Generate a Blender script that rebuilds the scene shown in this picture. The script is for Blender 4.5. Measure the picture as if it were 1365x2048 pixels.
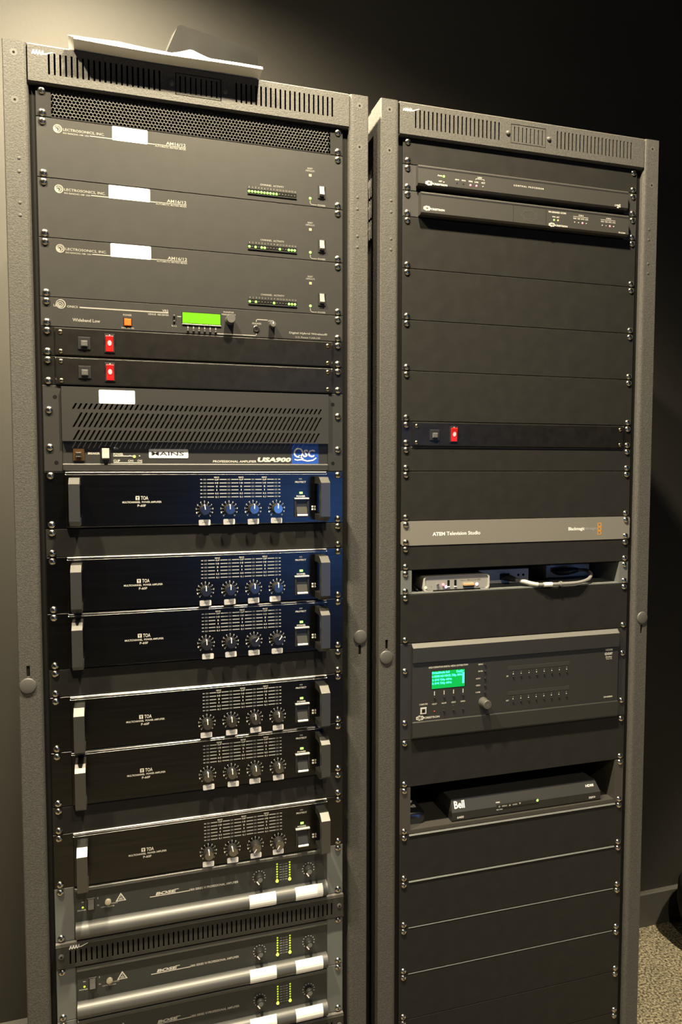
import bpy, bmesh, math, random
from mathutils import Vector
random.seed(7)
for o in list(bpy.data.objects): bpy.data.objects.remove(o, do_unlink=True)
SC = bpy.context.scene
COL = SC.collection
PI = math.pi
Z0 = 2.041                      # height of the top of the first rack space above the floor (m)

# ------------------------------------------------------------------ camera, world, exposure
cam = bpy.data.cameras.new('camera'); camo = bpy.data.objects.new('camera', cam); COL.objects.link(camo)
cam.sensor_fit = 'VERTICAL'; cam.sensor_height = 24.0; cam.sensor_width = 36.0
cam.lens = 24.0 * 1450.964 / 2048.0
cam.clip_start = 0.02; cam.clip_end = 50
camo.location = (-0.134009, -1.209613, Z0 - 0.573835)
camo.rotation_euler = (math.radians(86.61901), math.radians(-0.00523), math.radians(-17.14635))
SC.camera = camo
W = bpy.data.worlds.new('room_world'); SC.world = W; W.use_nodes = True
W.node_tree.nodes['Background'].inputs[0].default_value = (0.5, 0.42, 0.3, 1)
W.node_tree.nodes['Background'].inputs[1].default_value = 0.0
SC.view_settings.view_transform = 'Standard'; SC.view_settings.look = 'None'
SC.view_settings.exposure = 0.0; SC.view_settings.gamma = 1.0; SC.view_settings.use_curve_mapping = False
WARM = (1.0, 0.84, 0.56)
CEIL = Z0 + 0.87
# recessed ceiling downlights: x, y, watts, cone degrees, edge blend, bulb radius
LAMPS = [
    (0.18, -0.55, 320, 126, 0.45, 0.035, 'recessed ceiling downlight in front of the two racks'),
    (-0.25, 0.12, 950, 148, 1.0, 0.04, 'recessed ceiling downlight close to the wall above the left rack'),
    (1.95, -0.38, 850, 50, 0.35, 0.04, 'recessed ceiling downlight over the floor right of the racks'),
    (-0.62, -0.55, 255, 122, 0.5, 0.035, 'recessed ceiling downlight in front of the left rack'),
    (0.25, -2.30, 160, 130, 0.5, 0.04, 'added fill downlight, unseen behind the camera'),  # fill lamp added to brighten the shelf boxes and panel fronts
]

# ------------------------------------------------------------------ materials
MATS = {}
def mat(name, col, rough=0.5, metal=0.0, spec=0.5, bump=0.0, bscale=900.0, vary=0.0, vscale=300.0, emit=None, estr=0.0, coat=0.0, stretch=None):
    if name in MATS: return MATS[name]
    m = bpy.data.materials.new(name); m.use_nodes = True
    nt = m.node_tree; b = nt.nodes['Principled BSDF']
    b.inputs['Base Color'].default_value = (*col, 1)
    b.inputs['Roughness'].default_value = rough
    b.inputs['Metallic'].default_value = metal
    b.inputs['Specular IOR Level'].default_value = spec
    b.inputs['Coat Weight'].default_value = coat
    if emit:
        b.inputs['Emission Color'].default_value = (*emit, 1); b.inputs['Emission Strength'].default_value = estr
    if bump or vary:
        tc = nt.nodes.new('ShaderNodeTexCoord'); mp = nt.nodes.new('ShaderNodeMapping')
        nt.links.new(tc.outputs['Object'], mp.inputs['Vector'])
        if stretch: mp.inputs['Scale'].default_value = stretch
    if bump:
        n = nt.nodes.new('ShaderNodeTexNoise'); n.inputs['Scale'].default_value = bscale; n.inputs['Detail'].default_value = 3
        nt.links.new(mp.outputs['Vector'], n.inputs['Vector'])
        bp = nt.nodes.new('ShaderNodeBump'); bp.inputs['Strength'].default_value = bump; bp.inputs['Distance'].default_value = 0.001
        nt.links.new(n.outputs['Fac'], bp.inputs['Height']); nt.links.new(bp.outputs['Normal'], b.inputs['Normal'])
    if vary:
        n2 = nt.nodes.new('ShaderNodeTexNoise'); n2.inputs['Scale'].default_value = vscale; n2.inputs['Detail'].default_value = 4
        nt.links.new(mp.outputs['Vector'], n2.inputs['Vector'])
        r = nt.nodes.new('ShaderNodeValToRGB')
        r.color_ramp.elements[0].position = 0.3; r.color_ramp.elements[1].position = 0.7
        r.color_ramp.elements[0].color = (*[c * (1 - vary) for c in col], 1)
        r.color_ramp.elements[1].color = (*[min(1, c * (1 + vary)) for c in col], 1)
        nt.links.new(n2.outputs['Fac'], r.inputs['Fac']); nt.links.new(r.outputs['Color'], b.inputs['Base Color'])
    MATS[name] = m; return m
M_FRAME = mat('rack_powder_coat', (0.075, 0.074, 0.071), 0.58, spec=0.25, bump=0.55, bscale=420, vary=0.22, vscale=380)
M_PANEL = mat('black_panel_paint', (0.0205, 0.0202, 0.0196), 0.55, spec=0.12, bump=0.12, bscale=1500, vary=0.1, vscale=40)
M_MIXER = mat('mixer_grey_black', (0.029, 0.0287, 0.028), 0.5, spec=0.32, bump=0.1, bscale=1500, vary=0.06, vscale=40)
M_DARK = mat('dark_interior', (0.006, 0.006, 0.006), 0.8, spec=0.15)
M_VOID = mat('unlit_cavity', (0.002, 0.002, 0.002), 1.0, spec=0.0)  # near-black colour puts the deep shade behind slots onto the backing sheets
M_BLACK = mat('black_plastic', (0.018, 0.018, 0.019), 0.4, bump=0.1, bscale=900)
M_EAR = mat('black_ear', (0.035, 0.035, 0.036), 0.5, bump=0.1, bscale=1200)
M_GLOSS = mat('gloss_black_strip', (0.009, 0.0082, 0.0075), 0.33, spec=0.5, vary=0.25, vscale=60)
M_ANOD = mat('black_anodised_face', (0.055, 0.055, 0.059), 0.27, metal=1.0, bump=0.05, bscale=600, vary=0.15, vscale=120, stretch=(0.06, 1, 1))
M_HANDLE = mat('handle_anodised', (0.15, 0.15, 0.148), 0.42, metal=0.92, bump=0.06, bscale=1600)
M_CHROME = mat('nickel_screw', (0.55, 0.53, 0.50), 0.22, metal=1.0)
M_BRASS = mat('yellow_zinc_screw', (0.55, 0.47, 0.30), 0.25, metal=1.0)
M_PRINT = mat('white_print', (0.62, 0.61, 0.57), 0.6)
M_SILK = mat('cream_silkscreen', (0.27, 0.265, 0.245), 0.6)
M_PRINTDIM = mat('grey_print', (0.36, 0.37, 0.38), 0.6)
M_LABEL = mat('white_label_paper', (0.93, 0.93, 0.94), 0.55, bump=0.05, bscale=300)
M_PAPER = mat('white_paper', (0.9, 0.89, 0.87), 0.7)
M_STEEL = mat('blue_grey_steel', (0.13, 0.14, 0.142), 0.5, bump=0.08, bscale=1200)
M_SILVER = mat('satin_silver_bar', (0.115, 0.118, 0.12), 0.42, metal=0.45, spec=0.5)
M_BOSE = mat('amp_charcoal', (0.032, 0.035, 0.036), 0.45, bump=0.05, bscale=1200)
M_ATEM = mat('warm_grey_face', (0.185, 0.178, 0.162), 0.5, bump=0.05, bscale=1400)
M_ALU = mat('silver_case', (0.33, 0.33, 0.32), 0.45, metal=0.2)
M_GRILLE = mat('amp_grille_grey', (0.027, 0.027, 0.0265), 0.48, bump=0.08, bscale=1400)
M_BRIGHT = mat('bright_metal_edge_glint', (0.85, 0.84, 0.82), 0.4, metal=0.5)  # real bright metal, and the painted glint of the edge strips
M_BLUE = mat('blue_badge', (0.02, 0.08, 0.42), 0.4)
M_KNOB = mat('knob_black', (0.02, 0.02, 0.021), 0.4)
M_CAP = mat('spun_knob_cap', (0.3, 0.3, 0.31), 0.22, metal=1.0)
M_GKNOB = mat('knob_grey', (0.085, 0.085, 0.082), 0.5)
M_ROCKER = mat('rocker_switch', (0.1, 0.1, 0.1), 0.25, spec=0.7)
M_REDSW = mat('red_lit_rocker', (0.4, 0.01, 0.01), 0.3, emit=(1, 0.02, 0.015), estr=0.32)
M_REDHOT = mat('red_lit_core', (0.9, 0.2, 0.2), 0.3, emit=(1, 0.35, 0.3), estr=1.6)
M_ORANGE = mat('orange_button', (0.85, 0.12, 0.015), 0.4, emit=(1, 0.14, 0.01), estr=0.25)
M_LEDG = mat('green_led', (0.2, 0.9, 0.1), 0.3, emit=(0.35, 1.0, 0.12), estr=2.0)
M_LEDY = mat('yellow_green_led', (0.5, 0.7, 0.05), 0.3, emit=(0.45, 0.62, 0.03), estr=0.9)
M_LEDYH = mat('bright_yellow_green_led', (0.7, 1.0, 0.1), 0.3, emit=(0.75, 1.0, 0.08), estr=2.2)
M_LEDR = mat('red_led', (0.9, 0.2, 0.25), 0.3, emit=(1.0, 0.22, 0.3), estr=1.5)
M_LEDW = mat('pink_glow_led', (1.0, 0.7, 0.75), 0.3, emit=(1.0, 0.5, 0.6), estr=2.2)
M_LEDA = mat('amber_led', (0.8, 0.5, 0.1), 0.3, emit=(0.9, 0.6, 0.15), estr=0.9)
M_LEDOFF = mat('unlit_led', (0.5, 0.5, 0.46), 0.4)
M_LCD = mat('green_lcd', (0.05, 0.2, 0.0), 0.35, emit=(0.28, 0.72, 0.01), estr=0.62)
M_LCDINK = mat('lcd_dark_segments', (0.08, 0.25, 0.01), 0.5, emit=(0.12, 0.42, 0.0), estr=0.5)
M_LCD2 = mat('emerald_screen', (0.0, 0.25, 0.05), 0.35, emit=(0.0, 0.40, 0.055), estr=0.75)
M_LCD2INK = mat('cyan_screen_text', (0.1, 0.9, 0.8), 0.35, emit=(0.05, 1.0, 0.72), estr=1.0)
M_LOGO_O = mat('orange_logo', (0.85, 0.35, 0.02), 0.5)
M_TAN = mat('tan_connector', (0.55, 0.36, 0.2), 0.5)
M_CABLE = mat('grey_cable_jacket', (0.2, 0.2, 0.2), 0.3)
M_CABLEW = mat('white_heatshrink', (0.5, 0.49, 0.47), 0.4)
M_BRONZE = mat('bronze_breaker', (0.16, 0.09, 0.04), 0.35, metal=0.7)
M_STB = mat('set_top_grey', (0.042, 0.042, 0.041), 0.42)
M_STBD = mat('set_top_black', (0.02, 0.02, 0.021), 0.35)

# ------------------------------------------------------------------ mesh helpers (all numbers in mm)
class MB:
    def __init__(s): s.v = []; s.f = []
    def add(s, vs, fs):
        o = len(s.v); s.v += vs; s.f += [tuple(i + o for i in f) for f in fs]; return s
    def box(s, x0, x1, y0, y1, z0, z1):
        vs = [(x, y, z) for x in (x0, x1) for y in (y0, y1) for z in (z0, z1)]
        return s.add(vs, [(0, 1, 3, 2), (4, 6, 7, 5), (0, 4, 5, 1), (2, 3, 7, 6), (0, 2, 6, 4), (1, 5, 7, 3)])
    def plate(s, x0, x1, z0, z1, yf, yb, c=0.6):
        """box facing -y with a chamfer round its front face; z1 is the top"""
        a = [(x0, z0), (x1, z0), (x1, z1), (x0, z1)]
        b = [(x0 + c, z0 + c), (x1 - c, z0 + c), (x1 - c, z1 - c), (x0 + c, z1 - c)]
        vs = [(x, yb, z) for x, z in a] + [(x, yf + c, z) for x, z in a] + [(x, yf, z) for x, z in b]
        fs = [(3, 2, 1, 0), (8, 9, 10, 11)]
        for i in range(4):
            j = (i + 1) % 4; fs += [(i, j, 4 + j, 4 + i), (4 + i, 4 + j, 8 + j, 8 + i)]
        return s.add(vs, fs)
    def prism_x(s, prof, x0, x1):
        n = len(prof); vs = [(x0, y, z) for y, z in prof] + [(x1, y, z) for y, z in prof]
        return s.add(vs, [tuple(range(n)), tuple(range(2 * n - 1, n - 1, -1))] + [(i, n + i, n + (i + 1) % n, (i + 1) % n) for i in range(n)])
    def prism_y(s, prof, y0, y1):
        n = len(prof); vs = [(x, y0, z) for x, z in prof] + [(x, y1, z) for x, z in prof]
        return s.add(vs, [tuple(range(n)), tuple(range(2 * n - 1, n - 1, -1))] + [(i, n + i, n + (i + 1) % n, (i + 1) % n) for i in range(n)])
    def prism_z(s, prof, z0, z1):
        n = len(prof); vs = [(x, y, z0) for x, y in prof] + [(x, y, z1) for x, y in prof]
        return s.add(vs, [tuple(range(n - 1, -1, -1)), tuple(range(n, 2 * n))] + [(i, (i + 1) % n, n + (i + 1) % n, n + i) for i in range(n)])
    def lathe(s, cx, cz, prof, n=16):
        """prof: (radius, y) from back to front, closed at the front"""
        o = []; fs = []
        for r, y in prof:
            o += [(cx + r * math.cos(2 * PI * k / n), y, cz + r * math.sin(2 * PI * k / n)) for k in range(n)]
        for a in range(len(prof) - 1):
            for k in range(n):
                l = (k + 1) % n; fs.append((a * n + k, a * n + l, (a + 1) * n + l, (a + 1) * n + k))
        e = (len(prof) - 1) * n; fs.append(tuple(e + k for k in range(n)))
        return s.add(o, fs)
    def disc(s, cx, cz, r, y, n=16, r0=0.0):
        if r0 <= 0:
            return s.add([(cx + r * math.cos(2 * PI * k / n), y, cz + r * math.sin(2 * PI * k / n)) for k in range(n)], [tuple(range(n))])
        vs = [(cx + q * math.cos(2 * PI * k / n), y, cz + q * math.sin(2 * PI * k / n)) for q in (r0, r) for k in range(n)]
        return s.add(vs, [(k, n + k, n + (k + 1) % n, (k + 1) % n)[::-1] for k in range(n)])
    def arc(s, cx, cz, r0, r1, a0, a1, y, n=10):
        vs = []
        for k in range(n + 1):
            a = math.radians(a0 + (a1 - a0) * k / n)
            vs += [(cx + r0 * math.cos(a), y, cz + r0 * math.sin(a)), (cx + r1 * math.cos(a), y, cz + r1 * math.sin(a))]
        return s.add(vs, [(2 * k, 2 * k + 1, 2 * k + 3, 2 * k + 2) for k in range(n)])
    def quad(s, x0, x1, z0, z1, y, sh=0.0):
        return s.add([(x0, y, z0), (x1, y, z0), (x1 + sh, y, z1), (x0 + sh, y, z1)], [(0, 1, 2, 3)])
    def poly(s, pts, y): return s.add([(x, y, z) for x, z in pts], [tuple(range(len(pts)))])
    def seg(s, x0, z0, x1, z1, w, y):
        d = math.hypot(x1 - x0, z1 - z0); nx, nz = -(z1 - z0) / d * w / 2, (x1 - x0) / d * w / 2
        return s.add([(x0 + nx, y, z0 + nz), (x0 - nx, y, z0 - nz), (x1 - nx, y, z1 - nz), (x1 + nx, y, z1 + nz)], [(0, 1, 2, 3)])
    def tube(s, pts, r, n=10):
        """round tube along 3-D points"""
        P = [Vector(p) for p in pts]; o = []; fs = []
        up = Vector((0, 0, 1))
        for i, p in enumerate(P):
            t = (P[min(i + 1, len(P) - 1)] - P[max(i - 1, 0)]).normalized()
            a = t.cross(up)
            if a.length < 1e-4: a = t.cross(Vector((0, 1, 0)))
            a.normalize(); b = a.cross(t)
            rr = r[i] if isinstance(r, (list, tuple)) else r
            o += [tuple(p + a * rr * math.cos(2 * PI * k / n) + b * rr * math.sin(2 * PI * k / n)) for k in range(n)]
        for i in range(len(P) - 1):
            for k in range(n):
                l = (k + 1) % n; fs.append((i * n + k, i * n + l, (i + 1) * n + l, (i + 1) * n + k))
        fs.append(tuple(range(n))[::-1]); fs.append(tuple(len(o) - n + k for k in range(n)))
        return s.add(o, fs)
    def text(s, t, x0, x1, zc, h, y, bold=0.0, shear=0.0, fit=True):
        vs, fs, w = glyphs(t, bold)
        W_ = x1 - x0
        return s.add([(x0 + u * W_ + shear * (v - 0.5) * h, y, zc + (v - 0.5) * h) for u, v in vs], fs)

GC = {}
def glyphs(t, bold):
    k = (t, bold)
    if k in GC: return GC[k]
    cu = bpy.data.curves.new('tmp', 'FONT'); cu.body = t; cu.size = 1; cu.resolution_u = 2; cu.offset = bold
    ob = bpy.data.objects.new('tmp', cu); COL.objects.link(ob)
    me = ob.to_mesh()
    vs = [(v.co.x, v.co.y) for v in me.vertices]; fs = [tuple(p.vertices) for p in me.polygons]
    ob.to_mesh_clear(); bpy.data.objects.remove(ob, do_unlink=True); bpy.data.curves.remove(cu)
    xa = min(v[0] for v in vs); xb = max(v[0] for v in vs); za = min(v[1] for v in vs); zb = max(v[1] for v in vs)
    r = ([((a - xa) / (xb - xa), (b - za) / max(1e-6, zb - za)) for a, b in vs], fs, (xb - xa) / max(1e-6, zb - za))
    GC[k] = r; return r

MC = {}
def mesh_of(key, b, m, smooth=False):
    me = bpy.data.meshes.new(key)
    me.from_pydata([(x / 1000, y / 1000, z / 1000) for x, y, z in b.v], [], b.f)
    me.update(); bm = bmesh.new(); bm.from_mesh(me)
    closed = [f for f in bm.faces]
    if any(len(e.link_faces) == 2 for e in bm.edges) and not any(len(e.link_faces) == 1 for e in bm.edges):
        bmesh.ops.recalc_face_normals(bm, faces=closed)
    if smooth:
        for e in bm.edges:
            if len(e.link_faces) == 2 and e.calc_face_angle(0) > 0.62: e.smooth = False
    bm.to_mesh(me); bm.free()
    if smooth:
        for p in me.polygons: p.use_smooth = True
    me.materials.append(m); return me
PRINTS = {'lettering', 'meter_scale', 'meter_lights', 'louvers', 'switch_marks', 'segments', 'screen_text', 'control_marks', 'seam', 'swirl_mark', 'warning_text', 'badge_letters', 'sticker_text', 'maker_logo', 'logo_cutout', 'screw_slot', 'lamp_mark'}
def part(name, fn, m, parent, key=None, loc=None, smooth=False, label=None, rot=None):
    """one mesh object under its thing; key shares the mesh data between alike parts"""
    if key and key in MC: me = MC[key]
    else:
        b = MB(); r = fn(b); me = mesh_of(name, b, m, smooth)
        if key: MC[key] = me
    o = bpy.data.objects.new(name, me); COL.objects.link(o); o.parent = parent
    if loc: o.location = tuple(c / 1000 for c in loc)
    if rot: o.rotation_euler = rot
    if label: o['label'] = label
    if name in PRINTS and len(me.polygons) > 1: o['kind'] = 'stuff'
    return o
def thing(name, label, cat, loc, rz=0.0, group=None, kind=None):
    o = bpy.data.objects.new(name, None); COL.objects.link(o); o.empty_display_size = 0.05
    o.location = loc; o.rotation_euler = (0, 0, rz)
    o['label'] = label; o['category'] = cat
    if group: o['group'] = group
    if kind: o['kind'] = kind
    return o
def struct(name, fn, m, loc=(0, 0, 0)):
    b = MB(); fn(b); o = bpy.data.objects.new(name, mesh_of(name, b, m)); COL.objects.link(o); o.location = loc
    o['kind'] = 'structure'; return o

U = 44.45
RACK = [((0.0, 0.0), 0.0), ((0.591107, -0.005610), math.radians(-0.5212))]
def rpos(r, x, y, z):
    (ox, oy), a = RACK[r]; x /= 1000; y /= 1000
    return (ox + x * math.cos(a) - y * math.sin(a), oy + x * math.sin(a) + y * math.cos(a), Z0 + z / 1000)
def unit(r, u, name, label, cat, group=None):
    return thing(name, label, cat, rpos(r, 0, 0, -u * U), RACK[r][1], group)

# ------------------------------------------------------------------ the room
M_WALL = mat('dark_painted_wall', (0.022, 0.021, 0.0185), 0.7, spec=0.3, bump=0.15, bscale=120, vary=0.04, vscale=6)
M_CEIL = mat('dark_ceiling', (0.10, 0.095, 0.085), 0.8)
def carpet():
    m = bpy.data.materials.new('speckled_carpet'); m.use_nodes = True; nt = m.node_tree; b = nt.nodes['Principled BSDF']
    tc = nt.nodes.new('ShaderNodeTexCoord'); n = nt.nodes.new('ShaderNodeTexNoise'); n.inputs['Scale'].default_value = 160; n.inputs['Detail'].default_value = 5
    n2 = nt.nodes.new('ShaderNodeTexNoise'); n2.inputs['Scale'].default_value = 14
    r = nt.nodes.new('ShaderNodeValToRGB')
    e = r.color_ramp.elements; e[0].position = 0.36; e[0].color = (0.04, 0.034, 0.024, 1); e[1].position = 0.66; e[1].color = (0.34, 0.305, 0.22, 1)
    x = e.new(0.5); x.color = (0.175, 0.155, 0.11, 1)
    mx = nt.nodes.new('ShaderNodeMix'); mx.data_type = 'RGBA'; mx.blend_type = 'MULTIPLY'; mx.inputs[0].default_value = 0.5
    nt.links.new(tc.outputs['Object'], n.inputs['Vector']); nt.links.new(tc.outputs['Object'], n2.inputs['Vector'])
    nt.links.new(n.outputs['Fac'], r.inputs['Fac']); nt.links.new(r.outputs['Color'], mx.inputs[6]); nt.links.new(n2.outputs['Fac'], mx.inputs[7])
    nt.links.new(mx.outputs[2], b.inputs['Base Color']); b.inputs['Roughness'].default_value = 0.95; b.inputs['Specular IOR Level'].default_value = 0.1
    bp = nt.nodes.new('ShaderNodeBump'); bp.inputs['Strength'].default_value = 0.8; bp.inputs['Distance'].default_value = 0.006
    nt.links.new(n.outputs['Fac'], bp.inputs['Height']); nt.links.new(bp.outputs['Normal'], b.inputs['Normal'])
    return m
WY = 663.0; RX0, RX1, RYF = -2200.0, 2500.0, -3000.0; CZ = CEIL * 1000
struct('floor', lambda b: b.box(RX0, RX1, RYF, WY, -40, 0), carpet())
struct('ceiling', lambda b: b.box(RX0, RX1, RYF, WY, CZ, CZ + 40), M_CEIL)
struct('wall_back', lambda b: b.box(RX0, RX1, WY, WY + 60, -40, CZ + 40), M_WALL)
struct('wall_left', lambda b: b.box(RX0 - 60, RX0, RYF, WY + 60, -40, CZ + 40), M_WALL)
struct('wall_right', lambda b: b.box(RX1, RX1 + 60, RYF, WY + 60, -40, CZ + 40), M_WALL)
struct('wall_front', lambda b: b.box(RX0 - 60, RX1 + 60, RYF - 60, RYF, -40, CZ + 40), M_WALL)
M_BASE = mat('baseboard_vinyl', (0.05, 0.048, 0.044), 0.5)
struct('baseboard_back', lambda b: b.prism_x([(WY, 0), (WY - 14, 0), (WY - 14, 106), (WY - 11, 110), (WY, 111)], RX0, RX1), M_BASE)

# ------------------------------------------------------------------ ceiling downlights
def downlight(x, y, watts, cone, blend, rad, label):
    t = thing('ceiling_downlight', label, 'ceiling light', (x, y, CEIL), 0, 'recessed ceiling downlights')
    def ring(b):
        n = 24
        vs = [(r * math.cos(2 * PI * k / n), r * math.sin(2 * PI * k / n), z) for r, z in ((58, 0), (78, 0), (74, -5), (58, -4)) for k in range(n)]
        b.add(vs, [(a * n + k, a * n + (k + 1) % n, ((a + 1) % 4) * n + (k + 1) % n, ((a + 1) % 4) * n + k) for a in range(4) for k in range(n)])
    part('trim_ring', ring, mat('white_trim', (0.7, 0.69, 0.66), 0.5), t, 'dl_ring')
    def lens(b):
        n = 20
        b.add([(52 * math.cos(2 * PI * k / n), 52 * math.sin(2 * PI * k / n), -1.5) for k in range(n)], [tuple(range(n))[::-1]])
    part('lens', lens, mat('lit_lens', (1, 0.9, 0.7), 0.4, emit=WARM, estr=3.0), t, 'dl_lens')
    l = bpy.data.lights.new('lamp', 'SPOT'); l.energy = watts; l.color = WARM; l.spot_size = math.radians(cone); l.spot_blend = blend; l.shadow_soft_size = rad
    lo = bpy.data.objects.new('lamp', l); COL.objects.link(lo); lo.parent = t; lo.location = (0, 0, -0.02)
for L in LAMPS: downlight(*L)

# ------------------------------------------------------------------ racks
def dome(b, r, h, n=14, rings=4, y=0.0):
    b.lathe(0, 0, [(r, y)] + [(r * math.cos(k / rings * PI / 2 * 0.97), y - h * math.sin(k / rings * PI / 2)) for k in range(1, rings + 1)], n)
def screw(parent, x, z, y=-3.0, kind='nickel'):
    def f(b):
        dome(b, 5.9, 3.5)
    if kind == 'nickel':
        o = part('screw', f, M_CHROME, parent, 'screw', (x, y, z), True, rot=(0, random.uniform(0, PI), 0))
        if 'screw2' not in MC: pass
    else:
        o = part('screw', lambda b: dome(b, 3.6, 1.6, 12, 3), M_BRASS, parent, 'bscrew', (x, y, z), True)
    def x_(b):
        for a in (0.0, PI / 2):
            c, s_ = math.cos(a), math.sin(a)
            b.add([(c * p - s_ * q, 0, s_ * p + c * q) for p, q in ((-1.9, -0.5), (1.9, -0.5), (1.9, 0.5), (-1.9, 0.5))], [(0, 1, 2, 3)])
    d = 3.52 if kind == 'nickel' else 1.62
    part('screw_slot', x_, M_DARK, o, 'xslot', (0, -d, 0))
    return o
def screws(t, n, y=-3.0, pos=None):
    for z in (pos or (-6.35, -n * U + 6.35)):
        for x in (-232.55, 232.55): screw(t, x, z, y)

def maker_logo(b, x, z, s, y):
    for k in range(4):
        a = x + k * 4.2 * s
        b.add([(a, y, z - 3.2 * s), (a + 1.7 * s, y, z - 3.2 * s), (a + 4.6 * s, y, z + 3.4 * s), (a + 2.6 * s, y, z + 3.4 * s)], [(0, 1, 2, 3)])
        b.add([(a + 2.2 * s, y, z + 3.4 * s), (a + 4.2 * s, y, z + 3.4 * s), (a + 4.6 * s, y, z - 2.2 * s), (a + 3.4 * s, y, z - 2.2 * s)], [(0, 1, 2, 3)])
    a = x + 16 * s
    b.add([(a, y, z - 1.2 * s), (a + 3 * s, y, z - 2.0 * s), (a + 15 * s, y, z + 3.0 * s), (a + 14 * s, y, z + 3.6 * s)], [(0, 1, 2, 3)])

def slot_plate(b, x0, x1, z0, z1, xs, sw, sz0, sz1, yf, yb):
    """plate with a row of upright slots cut through it"""
    b.box(x0, x1, yf, yb, sz1, z1); b.box(x0, x1, yf, yb, z0, sz0)
    e = [x0] + [v for x in xs for v in (x - sw / 2, x + sw / 2)] + [x1]
    for k in range(0, len(e), 2): b.box(e[k], e[k + 1], yf, yb, sz0, sz1)

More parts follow.
